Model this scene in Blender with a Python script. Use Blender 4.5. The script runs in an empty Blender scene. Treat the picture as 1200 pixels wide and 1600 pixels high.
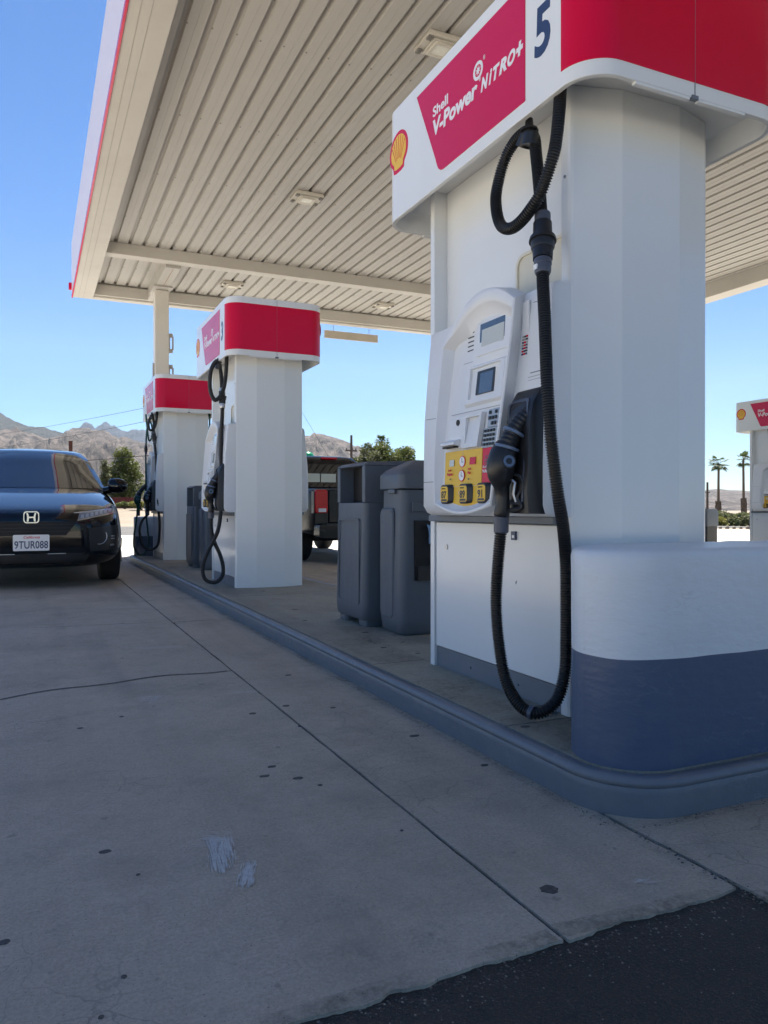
import bpy, bmesh, math, random
from mathutils import Vector, Matrix, noise
random.seed(7)
R = math.radians
scene = bpy.context.scene
COL = scene.collection
# ------------------------------------------------------------------ camera
cam_d = bpy.data.cameras.new('camera'); cam = bpy.data.objects.new('camera', cam_d); COL.objects.link(cam)
scene.camera = cam
YAW, PITCH = .4279, -.0032
cam.location = (0, 0, .75)
cam.rotation_euler = (math.pi/2 + PITCH, 0, -YAW)
cam_d.sensor_fit = 'VERTICAL'; cam_d.sensor_height = 36.0
cam_d.lens = 1203.6/1600*36.0
cam_d.clip_start = .05; cam_d.clip_end = 60000
scene.render.resolution_x = 768; scene.render.resolution_y = 1024
# ------------------------------------------------------------------ world and sun
SUN_EL, SUN_AZ = R(61), R(27)
w = bpy.data.worlds.new('World'); scene.world = w; w.use_nodes = True
nt = w.node_tree; nt.nodes.clear()
sky = nt.nodes.new('ShaderNodeTexSky'); sky.sky_type = 'NISHITA'; sky.sun_disc = False
sky.sun_elevation = SUN_EL; sky.sun_rotation = SUN_AZ
sky.air_density = 1.0; sky.dust_density = .15; sky.ozone_density = 3.0; sky.altitude = 1500
bg = nt.nodes.new('ShaderNodeBackground'); bg.inputs['Strength'].default_value = .0475
hs = nt.nodes.new('ShaderNodeHueSaturation'); hs.inputs['Saturation'].default_value = 1.44; hs.inputs['Hue'].default_value = .506
wo = nt.nodes.new('ShaderNodeOutputWorld')
nt.links.new(sky.outputs[0], hs.inputs['Color']); nt.links.new(hs.outputs[0], bg.inputs[0]); nt.links.new(bg.outputs[0], wo.inputs[0])
sd = bpy.data.lights.new('sun', 'SUN'); sd.energy = 5.0; sd.angle = R(.5); sd.color = (1, .92, .80)
so = bpy.data.objects.new('sun', sd); COL.objects.link(so)
dv = Vector((math.sin(SUN_AZ)*math.cos(SUN_EL), math.cos(SUN_AZ)*math.cos(SUN_EL), math.sin(SUN_EL)))
so.rotation_euler = dv.to_track_quat('Z', 'Y').to_euler(); so.location = (10, 30, 60)
scene.view_settings.view_transform = 'Standard'; scene.view_settings.look = 'None'
scene.view_settings.exposure = 1.63; scene.view_settings.gamma = 1
scene.render.engine = 'CYCLES'
scene.cycles.max_bounces = 10; scene.cycles.diffuse_bounces = 5; scene.cycles.glossy_bounces = 4

# ------------------------------------------------------------------ materials
def newmat(name):
    m = bpy.data.materials.new(name); m.use_nodes = True
    n = m.node_tree; b = n.nodes['Principled BSDF']; return m, n, b
def N(n, t, **k):
    x = n.nodes.new(t)
    for a, v in k.items():
        if hasattr(x, a): setattr(x, a, v)
    return x
def noise_fac(n, scale, detail=6, rough=.6, lo=.35, hi=.65, coord='Object', vec=None, stretch=None):
    tc = N(n, 'ShaderNodeTexCoord'); t = N(n, 'ShaderNodeTexNoise')
    t.inputs['Scale'].default_value = scale; t.inputs['Detail'].default_value = detail; t.inputs['Roughness'].default_value = rough
    src = tc.outputs[coord]
    if stretch:
        mp = N(n, 'ShaderNodeMapping'); mp.inputs['Scale'].default_value = stretch
        n.links.new(src, mp.inputs['Vector']); src = mp.outputs[0]
    n.links.new(src, t.inputs['Vector'])
    r = N(n, 'ShaderNodeMapRange'); r.inputs['From Min'].default_value = lo; r.inputs['From Max'].default_value = hi
    n.links.new(t.outputs['Fac'], r.inputs['Value'])
    return r.outputs[0]
def mixc(n, fac, a, b, mode='MIX'):
    m = N(n, 'ShaderNodeMix', data_type='RGBA', blend_type=mode)
    if isinstance(fac, (int, float)): m.inputs[0].default_value = fac
    else: n.links.new(fac, m.inputs[0])
    for i, v in ((6, a), (7, b)):
        if isinstance(v, tuple): m.inputs[i].default_value = (*v[:3], 1)
        else: n.links.new(v, m.inputs[i])
    return m.outputs[2]
def mul(n, a, k):
    m = N(n, 'ShaderNodeMath', operation='MULTIPLY')
    n.links.new(a, m.inputs[0])
    if isinstance(k, (int, float)): m.inputs[1].default_value = k
    else: n.links.new(k, m.inputs[1])
    return m.outputs[0]
def paint(name, col, rough=.4, metal=0, dirt=.12, dscale=3, bump=0, bscale=60, dcol=None, coat=0, spec=.5, stretch=None, bstretch=None, peel=None):
    m, n, b = newmat(name)
    dc = dcol or tuple(c*.55 for c in col)
    f = noise_fac(n, dscale, 8, .65, .45, .8, stretch=stretch)
    f = mul(n, f, dirt*3)
    c = mixc(n, f, col, dc)
    if peel:
        pf = noise_fac(n, 7, 3, .6, .488, .512, stretch=(1, 1, 2.2)); inv = N(n, 'ShaderNodeMath', operation='ABSOLUTE'); sb = N(n, 'ShaderNodeMath', operation='SUBTRACT'); n.links.new(pf, sb.inputs[0]); sb.inputs[1].default_value = .5; n.links.new(sb.outputs[0], inv.inputs[0])
        lt = N(n, 'ShaderNodeMath', operation='LESS_THAN'); n.links.new(inv.outputs[0], lt.inputs[0]); lt.inputs[1].default_value = .45
        msk = noise_fac(n, 3.1, 2, .5, .52, .60); c = mixc(n, mul(n, mul(n, lt.outputs[0], msk), .20), c, peel)
    n.links.new(c, b.inputs['Base Color'])
    rr = noise_fac(n, dscale*2.3, 4, .6, .2, .8)
    mr = N(n, 'ShaderNodeMapRange'); mr.inputs['To Min'].default_value = rough*.85; mr.inputs['To Max'].default_value = min(1, rough*1.2)
    n.links.new(rr, mr.inputs['Value']); n.links.new(mr.outputs[0], b.inputs['Roughness'])
    b.inputs['Metallic'].default_value = metal; b.inputs['Coat Weight'].default_value = coat
    b.inputs['Coat Roughness'].default_value = .03
    b.inputs['Specular IOR Level'].default_value = spec
    if bump:
        h = noise_fac(n, bscale, 5, .6, .2, .8, stretch=bstretch)
        bp = N(n, 'ShaderNodeBump'); bp.inputs['Strength'].default_value = bump; bp.inputs['Distance'].default_value = .01
        n.links.new(h, bp.inputs['Height']); n.links.new(bp.outputs[0], b.inputs['Normal'])
    return m
M = {}
M['white'] = paint('white_panel_paint', (.78, .79, .78), .17, dirt=.035, dscale=2.2, dcol=(.60, .59, .55), stretch=(1, 1, .25))
M['fascia'] = paint('fascia_paint', (.76, .69, .73), .35, dirt=.03)
M['white_plastic'] = paint('white_plastic', (.74, .75, .76), .36, dirt=.04, dscale=5, bump=.03, bscale=400)
M['offwhite'] = paint('cream_plastic', (.68, .64, .52), .45)
M['steel_white'] = paint('canopy_white_steel', (.45, .43, .395), .5, dirt=.14, dscale=1.1, dcol=(.31, .29, .26), stretch=(1, .15, 1))
M['red'] = paint('red_vinyl', (.66, .001, .036), .16, dirt=.03, dscale=2, spec=.3)
M['magenta'] = paint('crimson_vinyl', (.62, .003, .060), .2, dirt=.04, spec=.35)
M['white_vinyl'] = paint('white_vinyl', (.82, .82, .82), .3, dirt=.02)
M['navy'] = paint('navy_vinyl', (.03, .05, .12), .35)
M['yellow'] = paint('yellow_vinyl', (.83, .50, .02), .4, dirt=.06)
M['pecten'] = paint('pecten_yellow', (.85, .52, .02), .35, dirt=.02)
M['ringblue'] = paint('blue_grey_ring', (.13, .18, .27), .3)
M['hose'] = paint('black_rubber_hose', (.012, .012, .013), .42, dirt=.2, dcol=(.035, .033, .03))
M['hose_green'] = paint('green_rubber_hose', (.006, .07, .055), .4)
M['black'] = paint('black_plastic', (.014, .014, .016), .38, dirt=.15, dcol=(.04, .04, .04), bump=.03, bscale=200)
M['green_plastic'] = paint('green_plastic', (.005, .09, .05), .4)
M['bluegrey'] = paint('blue_grey_paint_sky_tint', (.072, .105, .175), .36, dirt=.08, dscale=9, dcol=(.13, .15, .18), bump=.12, bscale=14, bstretch=(1, 1, 2.2), peel=(.24, .26, .29))  # cool sky light on the near face is put into this blue
M['kerb'] = paint('kerb_paint_lane_light', (.150, .165, .190), .42, dirt=.12, dscale=11, dcol=(.24, .24, .24), bump=.12, bscale=30, peel=(.34, .34, .34))  # same paint as the block base, with lane-side light put into the tone
M['base_grey'] = paint('grey_baseboard', (.16, .18, .21), .5)
M['whiteblock'] = paint('white_block_paint', (.70, .72, .73), .36, dirt=.1, dscale=4, dcol=(.50, .49, .46), bump=.18, bscale=13, bstretch=(1, 1, 2.2), peel=(.42, .42, .41))
M['bin'] = paint('dark_grey_plastic', (.098, .115, .138), .48, dirt=.12, dscale=4, dcol=(.14, .15, .16), bump=.06, bscale=300)
M['dark'] = paint('dark_recess', (.008, .008, .009), .6)
M['metal'] = paint('brushed_metal', (.5, .5, .52), .35, metal=1)
M['chrome'] = paint('chrome', (.55, .56, .58), .14, metal=1)
M['grey_part'] = paint('slate_coupling', (.07, .08, .11), .4)
M['lens'] = paint('lamp_lens', (.78, .76, .66), .25)
M['lightbody'] = paint('lamp_housing', (.62, .58, .50), .45)
M['ventgrey'] = paint('lamp_vent', (.25, .24, .22), .6)
M['carpaint'] = paint('black_car_paint', (.0025, .003, .005), .08, dirt=.0, coat=.5, spec=.25)
M['truckpaint'] = paint('charcoal_truck_paint', (.007, .008, .011), .25, dirt=.05, coat=.05, spec=.25)
M['beam_paint'] = paint('beam_cream_paint', (.54, .515, .465), .5, dirt=.12, dscale=1.3, dcol=(.38, .35, .31))
M['column_paint'] = paint('column_cream_paint', (.70, .665, .60), .45, dirt=.08, dscale=2)
M['led_lens'] = paint('led_lens', (.42, .45, .50), .3)
M['tyre'] = paint('tyre_rubber', (.012, .012, .012), .8)
M['brown'] = paint('brown_post', (.10, .035, .02), .8)
M['wood'] = paint('pole_wood', (.09, .07, .055), .9)
M['redfence'] = paint('red_fence_boards', (.13, .022, .02), .8, dscale=12)
M['rust'] = paint('rust_streak', (.30, .14, .05), .8)
M['gum'] = paint('flattened_gum', (.062, .058, .054), .7, dirt=.3, dscale=90, dcol=(.14, .13, .12))
M['keysilver'] = paint('keypad_metal', (.42, .42, .42), .35, metal=.6)
M['cloth'] = paint('blue_paper_towel', (.25, .42, .62), .9)
M['tail'] = paint('red_lamp_lens', (.62, .004, .010), .2, spec=.3)
M['tan'] = paint('tan_sign', (.50, .45, .37), .6)
M['rock'] = paint('rock', (.30, .26, .21), .9, dscale=2)
def glass(name, col, rough=.03, spec=.9):
    m, n, b = newmat(name); b.inputs['Base Color'].default_value = (*col, 1); b.inputs['Roughness'].default_value = rough
    b.inputs['Specular IOR Level'].default_value = spec; b.inputs['Coat Weight'].default_value = 1; b.inputs['Coat Roughness'].default_value = .01
    return m
M['carglass'] = glass('tinted_windscreen', (.006, .010, .016), .02, .6)
M['lcd'] = glass('lcd_glass', (.55, .54, .45), .25, .4)
M['lcd2'] = glass('screen_glass', (.03, .035, .045), .05)
M['headglass'] = glass('headlamp_glass', (.22, .24, .27), .3, .3)
# concrete with joints and cracks drawn by position
def concrete(name, base=(.50, .425, .335), joints=True, bright=1.0):
    m, n, b = newmat(name)
    tc = N(n, 'ShaderNodeTexCoord'); sep = N(n, 'ShaderNodeSeparateXYZ'); n.links.new(tc.outputs['Object'], sep.inputs[0])
    f1 = noise_fac(n, .9, 8, .65, .3, .7); f2 = noise_fac(n, 6, 9, .8, .38, .68); f3 = noise_fac(n, 130, 6, .75, .40, .62); f4 = noise_fac(n, 2.6, 9, .75, .56, .74)
    a = tuple(c*bright for c in base)
    c = mixc(n, f1, tuple(x*.80 for x in a), tuple(x*1.12 for x in a))
    c = mixc(n, mul(n, f2, .5), c, tuple(x*.62 for x in (a[0]*1.05, a[1], a[2]*.93)))
    c = mixc(n, mul(n, f4, .55), c, (.12, .108, .092))
    c = mixc(n, mul(n, f3, .34), c, tuple(x*1.65 for x in a)); f5 = noise_fac(n, 38, 6, .7, .45, .65); c = mixc(n, mul(n, f5, .22), c, tuple(x*.55 for x in a))
    sp = noise_fac(n, 210, 2, .5, .67, .71); c = mixc(n, mul(n, sp, .7), c, (.06, .06, .06))
    lf = noise_fac(n, 16, 3, .5, .69, .73); c = mixc(n, mul(n, lf, .35), c, (.05, .05, .05))
    # tyre rubber stripes running along the lane
    stx = noise_fac(n, 3.2, 3, .5, .5, .72, stretch=(1, .06, 1)); c = mixc(n, mul(n, stx, .34), c, (.13, .125, .115)); f6 = noise_fac(n, 1.7, 5, .7, .48, .66); c = mixc(n, mul(n, f6, .42), c, tuple(x*.52 for x in a))
    # hairline crazing
    vo = N(n, 'ShaderNodeTexVoronoi', feature='DISTANCE_TO_EDGE'); vo.inputs['Scale'].default_value = 9
    mp = N(n, 'ShaderNodeMix', data_type='VECTOR'); mp.inputs[0].default_value = .12
    nz = N(n, 'ShaderNodeTexNoise'); nz.inputs['Scale'].default_value = 6; nz.inputs['Detail'].default_value = 5
    n.links.new(tc.outputs['Object'], nz.inputs['Vector']); n.links.new(tc.outputs['Object'], mp.inputs[4]); n.links.new(nz.outputs['Color'], mp.inputs[5])
    n.links.new(mp.outputs[1], vo.inputs['Vector'])
    lt = N(n, 'ShaderNodeMath', operation='LESS_THAN'); n.links.new(vo.outputs[0], lt.inputs[0]); lt.inputs[1].default_value = .012
    cm = noise_fac(n, 1.3, 2, .5, .5, .62)
    c = mixc(n, mul(n, mul(n, lt.outputs[0], cm), .28), c, (.05, .05, .05))
    n.links.new(c, b.inputs['Base Color']); b.inputs['Roughness'].default_value = .72
    b.inputs['Specular IOR Level'].default_value = .35
    bp = N(n, 'ShaderNodeBump'); bp.inputs['Strength'].default_value = .5; bp.inputs['Distance'].default_value = .003
    ad = N(n, 'ShaderNodeMath', operation='ADD'); n.links.new(f3, ad.inputs[0]); n.links.new(f2, ad.inputs[1])
    n.links.new(ad.outputs[0], bp.inputs['Height']); n.links.new(bp.outputs[0], b.inputs['Normal'])
    return m
M['concrete'] = concrete('forecourt_concrete')
M['concrete_island'] = concrete('island_concrete', (.37, .33, .255))
M['concrete_bounce'] = concrete('outer_bounce_concrete', (.60, .57, .50))  # made extra pale to bounce sunlight onto the pumps and ceiling
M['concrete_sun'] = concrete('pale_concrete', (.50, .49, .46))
def asphalt(name, base=(.064, .052, .042), chips=.5):
    m, n, b = newmat(name)
    f1 = noise_fac(n, 1.5, 8, .7, .3, .7); f2 = noise_fac(n, 160, 4, .7, .45, .62)
    c = mixc(n, f1, tuple(x*.6 for x in base), tuple(x*1.4 for x in base))
    c = mixc(n, mul(n, f2, chips), c, tuple(x*2.2 for x in base)); f7 = noise_fac(n, 14, 6, .7, .5, .7); c = mixc(n, mul(n, f7, .5), c, (.085, .068, .052))
    f3 = noise_fac(n, 420, 2, .5, .70, .74); c = mixc(n, mul(n, f3, .8), c, (.25, .24, .22))
    n.links.new(c, b.inputs['Base Color']); b.inputs['Roughness'].default_value = .85
    bp = N(n, 'ShaderNodeBump'); bp.inputs['Strength'].default_value = .9; bp.inputs['Distance'].default_value = .006
    n.links.new(f2, bp.inputs['Height']); n.links.new(bp.outputs[0], b.inputs['Normal'])
    return m
M['asphalt'] = asphalt('asphalt')
M['road'] = asphalt('road_asphalt', (.10, .10, .10), .25)
def dirtm(name, a, bb, sc=.3):
    m, n, b = newmat(name)
    f1 = noise_fac(n, sc, 10, .7, .3, .7); f2 = noise_fac(n, sc*14, 6, .7, .4, .7)
    c = mixc(n, f1, a, bb); c = mixc(n, mul(n, f2, .4), c, tuple(x*.6 for x in a))
    n.links.new(c, b.inputs['Base Color']); b.inputs['Roughness'].default_value = .95
    return m
M['dirt'] = dirtm('dry_dirt', (.19, .16, .12), (.29, .245, .19))
# scuff: chalky smear, broken up by noise
def scuff(): return paint('chalk_scuff', (.60, .585, .55), .9, dirt=.2, dscale=80)
M['scuff'] = scuff()
def dirtstain():
    m, n, b = newmat('ground_in_dirt'); b.inputs['Base Color'].default_value = (.055, .042, .032, 1); b.inputs['Roughness'].default_value = .95
    f = noise_fac(n, 46, 8, .8, .40, .70); g = noise_fac(n, 5, 4, .6, .36, .66)
    n.links.new(mul(n, mul(n, f, g), .6), b.inputs['Alpha']); return m
M['dirtstain'] = dirtstain()
def mountain_mat(name, a, bb, cc, sc, veg=.5):
    m, n, b = newmat(name)
    f1 = noise_fac(n, sc, 10, .65, .35, .65); f2 = noise_fac(n, sc*6, 10, .7, .45, .6); f3 = noise_fac(n, sc*2.2, 10, .75, .5, .6)
    c = mixc(n, f1, a, bb); c = mixc(n, mul(n, f2, veg), c, cc); c = mixc(n, mul(n, f3, veg*.7), c, tuple(x*.7 for x in cc))
    n.links.new(c, b.inputs['Base Color']); b.inputs['Roughness'].default_value = 1; b.inputs['Specular IOR Level'].default_value = 0
    h = noise_fac(n, sc*5, 12, .72, .3, .7); bp = N(n, 'ShaderNodeBump'); bp.inputs['Strength'].default_value = 1; bp.inputs['Distance'].default_value = .10/sc
    n.links.new(h, bp.inputs['Height']); n.links.new(bp.outputs[0], b.inputs['Normal'])
    return m
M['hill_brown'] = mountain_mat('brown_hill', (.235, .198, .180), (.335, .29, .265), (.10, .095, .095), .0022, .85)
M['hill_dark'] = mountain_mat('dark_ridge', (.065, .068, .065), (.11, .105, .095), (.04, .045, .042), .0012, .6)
M['hill_far'] = mountain_mat('far_rock_haze_blue', (.05, .07, .12), (.13, .145, .19), (.02, .032, .06), .0011, .7)  # blue of distant haze is put into the rock colour
def leafm(name, a, bb, sc=1.2):
    m, n, b = newmat(name)
    f = noise_fac(n, sc, 4, .6, .3, .7); c = mixc(n, f, a, bb); n.links.new(c, b.inputs['Base Color'])
    b.inputs['Roughness'].default_value = .6; b.inputs['Specular IOR Level'].default_value = .3
    tr = N(n, 'ShaderNodeBsdfTranslucent'); n.links.new(c, tr.inputs[0]); mx = N(n, 'ShaderNodeMixShader'); mx.inputs[0].default_value = .35
    out = n.nodes['Material Output']; n.links.new(b.outputs[0], mx.inputs[1]); n.links.new(tr.outputs[0], mx.inputs[2]); n.links.new(mx.outputs[0], out.inputs['Surface'])
    return m
M['leaf'] = leafm('olive_leaves', (.06, .09, .025), (.15, .17, .05))
M['leaf2'] = leafm('grey_green_leaves', (.07, .09, .04), (.16, .17, .08))
M['leaf3'] = leafm('yellow_green_leaves', (.12, .14, .03), (.26, .24, .06))
M['frond'] = leafm('palm_fronds', (.05, .085, .03), (.10, .13, .05))
M['bark'] = paint('bark', (.14, .10, .07), .95, dscale=8)
M['skirt'] = paint('dead_fronds', (.16, .12, .085), .95, dscale=8)

# ------------------------------------------------------------------ mesh helpers
class MB:
    def __init__(s): s.v = []; s.f = []; s.m = []; s.mi = 0; s.X = None
    def add(s, vs, fs):
        o = len(s.v)
        if s.X is not None: vs = [tuple(s.X @ Vector(p)) for p in vs]
        s.v += [tuple(p) for p in vs]; s.f += [tuple(i+o for i in f) for f in fs]; s.m += [s.mi]*len(fs); return s
    def box(s, x0, x1, y0, y1, z0, z1):
        return s.add([(x0,y0,z0),(x1,y0,z0),(x1,y1,z0),(x0,y1,z0),(x0,y0,z1),(x1,y0,z1),(x1,y1,z1),(x0,y1,z1)],
                     [(0,3,2,1),(4,5,6,7),(0,1,5,4),(1,2,6,5),(2,3,7,6),(3,0,4,7)])
    def prism(s, poly, a, b, axis='z'):
        # poly: list of 2D points; extruded from a to b along axis
        def P(p, h):
            return {'z': (p[0], p[1], h), 'x': (h, p[0], p[1]), 'y': (p[0], h, p[1])}[axis]
        n = len(poly); vs = [P(p, a) for p in poly]+[P(p, b) for p in poly]
        fs = [tuple(range(n))[::-1], tuple(range(n, 2*n))]+[(i, (i+1) % n, n+(i+1) % n, n+i) for i in range(n)]
        return s.add(vs, fs)
    def loops(s, loops, cap0=True, cap1=True, closed=True):
        n = len(loops[0]); vs = [p for l in loops for p in l]; fs = []
        for k in range(len(loops)-1):
            for i in range(n if closed else n-1):
                j = (i+1) % n; fs.append((k*n+i, k*n+j, (k+1)*n+j, (k+1)*n+i))
        if cap0: fs.append(tuple(range(n))[::-1])
        if cap1: fs.append(tuple(range((len(loops)-1)*n, len(loops)*n)))
        return s.add(vs, fs)
    def tube(s, pts, rad, sides=12, cap=True):
        pts = [Vector(p) for p in pts]; n = len(pts)
        if not isinstance(rad, (list, tuple)): rad = [rad]*n
        T = [(pts[min(i+1, n-1)]-pts[max(i-1, 0)]).normalized() for i in range(n)]
        ref = Vector((0, 0, 1)) if abs(T[0].z) < .9 else Vector((1, 0, 0))
        U = T[0].cross(ref).normalized(); L = []
        for i in range(n):
            U = (U-T[i]*U.dot(T[i])).normalized(); V = T[i].cross(U)
            L.append([tuple(pts[i]+(U*math.cos(a)+V*math.sin(a))*rad[i]) for a in [2*math.pi*k/sides for k in range(sides)]])
        return s.loops(L, cap, cap)
    def cyl(s, p, q, r, sides=20, r2=None): return s.tube([p, q], [r, r if r2 is None else r2], sides)
    def build(s, name, mats, parent=None, smooth=35, bevel=0, seg=2, recalc=True, loc=None, **props):
        me = bpy.data.meshes.new(name); me.from_pydata(s.v, [], s.f)
        if not isinstance(mats, (list, tuple)): mats = [mats]
        for m in mats: me.materials.append(m)
        for p, i in zip(me.polygons, s.m): p.material_index = min(i, len(mats)-1)
        if recalc:
            bm = bmesh.new(); bm.from_mesh(me); bmesh.ops.recalc_face_normals(bm, faces=bm.faces); bm.to_mesh(me); bm.free()
        if smooth:
            me.polygons.foreach_set('use_smooth', [True]*len(me.polygons)); me.set_sharp_from_angle(angle=R(smooth))
        me.update()
        o = bpy.data.objects.new(name, me); COL.objects.link(o)
        if parent: o.parent = parent
        if loc: o.location = loc
        if bevel:
            md = o.modifiers.new('bevel', 'BEVEL'); md.width = bevel; md.segments = seg; md.limit_method = 'ANGLE'; md.angle_limit = R(40)
        for k, v in props.items(): o[k] = v
        return o
def thing(name, label, cat, loc=(0, 0, 0), rz=0, group=None, sc=1):
    o = bpy.data.objects.new(name, None); COL.objects.link(o); o.location = loc; o.rotation_euler = (0, 0, rz); o.scale = (sc,)*3
    o['label'] = label; o['category'] = cat
    if group: o['group'] = group
    o.empty_display_size = .1
    return o
def catmull(pts, step):
    P = [Vector(p) for p in pts]; P = [2*P[0]-P[1]]+P+[2*P[-1]-P[-2]]; out = []
    for i in range(1, len(P)-2):
        a, b, c, d = P[i-1:i+3]; k = max(4, int((c-b).length/.004))
        for j in range(k):
            t = j/k; out.append(.5*((2*b)+(c-a)*t+(2*a-5*b+4*c-d)*t*t+(3*b-a-3*c+d)*t**3))
    out.append(P[-2])
    res = [out[0]]; acc = 0
    for i in range(1, len(out)):
        seg = (out[i]-out[i-1]).length
        while acc+seg >= step:
            t = (step-acc)/seg; q = out[i-1].lerp(out[i], t); res.append(q)
            out[i-1] = q; seg = (out[i]-q).length; acc = 0
        acc += seg
    res.append(out[-1]); return res
def hose_mesh(mb, pts, r, pitch=.0065, sides=14, amp=.13):
    pp = catmull(pts, pitch/4); rr = [r*(1 if i % 4 < 2 else 1-amp) for i in range(len(pp))]
    return mb.tube(pp, rr, sides)
def rrect(x0, x1, y0, y1, r, n=8):
    out = []
    for cx, cy, a0 in ((x1-r, y1-r, 0), (x0+r, y1-r, 90), (x0+r, y0+r, 180), (x1-r, y0+r, 270)):
        for k in range(n+1):
            a = R(a0+90*k/n); out.append((cx+r*math.cos(a), cy+r*math.sin(a)))
    return out
def text_geo(mb, body, size, fn, bold=.0, shear=0, depth=.0008, spacing=1, align='LEFT'):
    """lettering as mesh: fn maps (tx, ty, h) to a point; h runs 0..depth outward"""
    cu = bpy.data.curves.new('t', 'FONT'); cu.body = body; cu.size = size; cu.offset = bold; cu.shear = shear
    cu.space_character = spacing; cu.align_x = align; cu.resolution_u = 4; cu.fill_mode = 'FRONT'
    ob = bpy.data.objects.new('t', cu); COL.objects.link(ob)
    me = bpy.data.meshes.new_from_object(ob.evaluated_get(bpy.context.evaluated_depsgraph_get()))
    bm = bmesh.new(); bm.from_mesh(me); bmesh.ops.remove_doubles(bm, verts=bm.verts, dist=1e-5)
    g = bmesh.ops.extrude_face_region(bm, geom=bm.faces[:]); vs = [e for e in g['geom'] if isinstance(e, bmesh.types.BMVert)]
    for v in vs: v.co.z = depth
    bm.verts.index_update()
    mb.add([fn(v.co.x, v.co.y, v.co.z) for v in bm.verts], [tuple(v.index for v in f.verts) for f in bm.faces])
    bm.free(); bpy.data.objects.remove(ob); bpy.data.curves.remove(cu); bpy.data.meshes.remove(me)
def fbm(x, y, z=0, o=5):
    s = 0; a = 1; t = 0
    for k in range(o): s += a*noise.noise(Vector((x, y, z+k*7.1))); t += a; a *= .5; x *= 2.03; y *= 2.03
    return s/t
def sstep(a, b, x):
    t = max(0, min(1, (x-a)/(b-a))); return t*t*(3-2*t)

# ------------------------------------------------------------------ ground
CONC_Y = 1.07
def wob(x, k=1): return .010*fbm(x*5, 3.1, 0, 3)*k+.006*fbm(x*19, 8, 0, 3)*k
# forecourt concrete: left lane slab, strip, far part. Joints are real gaps between slabs.
def slab(mb, x0, x1, y0, y1, wx0=0, wx1=0, wy0=0, wy1=0, z=0, n=60, gap=.003):
    """a slab with wavering edges and a skirt going down"""
    pts = []
    for i in range(n): t = i/n; x = x0+(x1-x0)*t; pts.append((x, y0+gap+wob(x*1.0+y0, wy0)))
    for i in range(n): t = i/n; y = y0+(y1-y0)*t; pts.append((x1-gap+wob(y*1.0+x1, wx1), y))
    for i in range(n): t = i/n; x = x1+(x0-x1)*t; pts.append((x, y1-gap+wob(x*1.0+y1, wy1)))
    for i in range(n): t = i/n; y = y1+(y0-y1)*t; pts.append((x0+gap+wob(y*1.0+x0, wx0), y))
    mb.prism(pts, z-.05, z)
mb = MB()
XJ = .845
def crack(x): return 3.60+(x-XJ)*.19+.03*math.sin(x*5)+.02*math.sin(x*13+1)
# left lane, first field up to the crack
def poly_slab(mb, pts, z=0): mb.prism(pts, z-.05, z)
def line(a, b, n=40, w=1.0, seed=0):
    out = []
    for i in range(n):
        t = i/n; p = (a[0]+(b[0]-a[0])*t, a[1]+(b[1]-a[1])*t); L = math.hypot(b[0]-a[0], b[1]-a[1])
        d = (.010*fbm(t*L*4+seed, seed, 0, 3)+.006*fbm(t*L*16+seed, seed+3, 0, 3)+(.0016*fbm(t*L*45, seed+5, 0, 3) if w > 2.5 else 0))*w*min(1, 8*t, 8*(1-t)); nx, ny = -(b[1]-a[1])/L, (b[0]-a[0])/L
        out.append((p[0]+nx*d, p[1]+ny*d))
    return out
g = .0045
ck = [(-1.9+i*.05, crack(-1.9+i*.05)) for i in range(int((XJ-g+1.9)/.05)+1)]+[(XJ-g, crack(XJ-g))]
poly_slab(mb, line((-1.9, CONC_Y), (.36, CONC_Y+.01), 120, 3, 1)+line((.36, CONC_Y+.01), (XJ-g, CONC_Y+.02), 110, 3, 2)+line((XJ-g, CONC_Y+.02), (XJ-g, crack(XJ)-.004), 60, .5, 3)+[(x, y-.011-.006*fbm(x*22, 1)) for x, y in ck[::-1]])
poly_slab(mb, [(x, y+.005+.005*fbm(x*30, 4)) for x, y in ck]+line((XJ-g, crack(XJ)+.01), (XJ-g, 5.28), 40, .5, 4)+line((XJ-g, 5.28), (-1.9, 5.55), 60, 2, 5))
poly_slab(mb, line((-1.9, 5.557), (XJ-g, 5.287), 60, 2, 6)+line((XJ-g, 5.287), (XJ-g, 12.8), 60, .5, 7)+[(-1.9, 12.8)])
# strip between the joint and the kerb
poly_slab(mb, line((XJ+g, CONC_Y+.015), (1.21, CONC_Y+.02), 90, 3, 8)+line((1.27, 1.10), (1.275, 1.50), 20, 1, 9)+[(1.275, 5.27)]+line((1.275, 5.27), (XJ+g, 5.235), 30, 1, 10)+line((XJ+g, 5.235), (XJ+g, CONC_Y+.015), 80, .5, 11)[1:])
poly_slab(mb, line((XJ+g, 5.242), (1.275, 5.277), 30, 1, 12)+[(1.275, 12.8)]+line((XJ+g, 12.8), (XJ+g, 5.242), 60, .5, 13))
# slab at the right of the island end
poly_slab(mb, line((1.283, .2), (6, .2), 10, 0)+[(6, 1.6), (1.6, 1.6), (1.283, 1.50)]+line((1.283, 1.5), (1.283, .2), 50, 1.5, 15)[1:])
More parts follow.
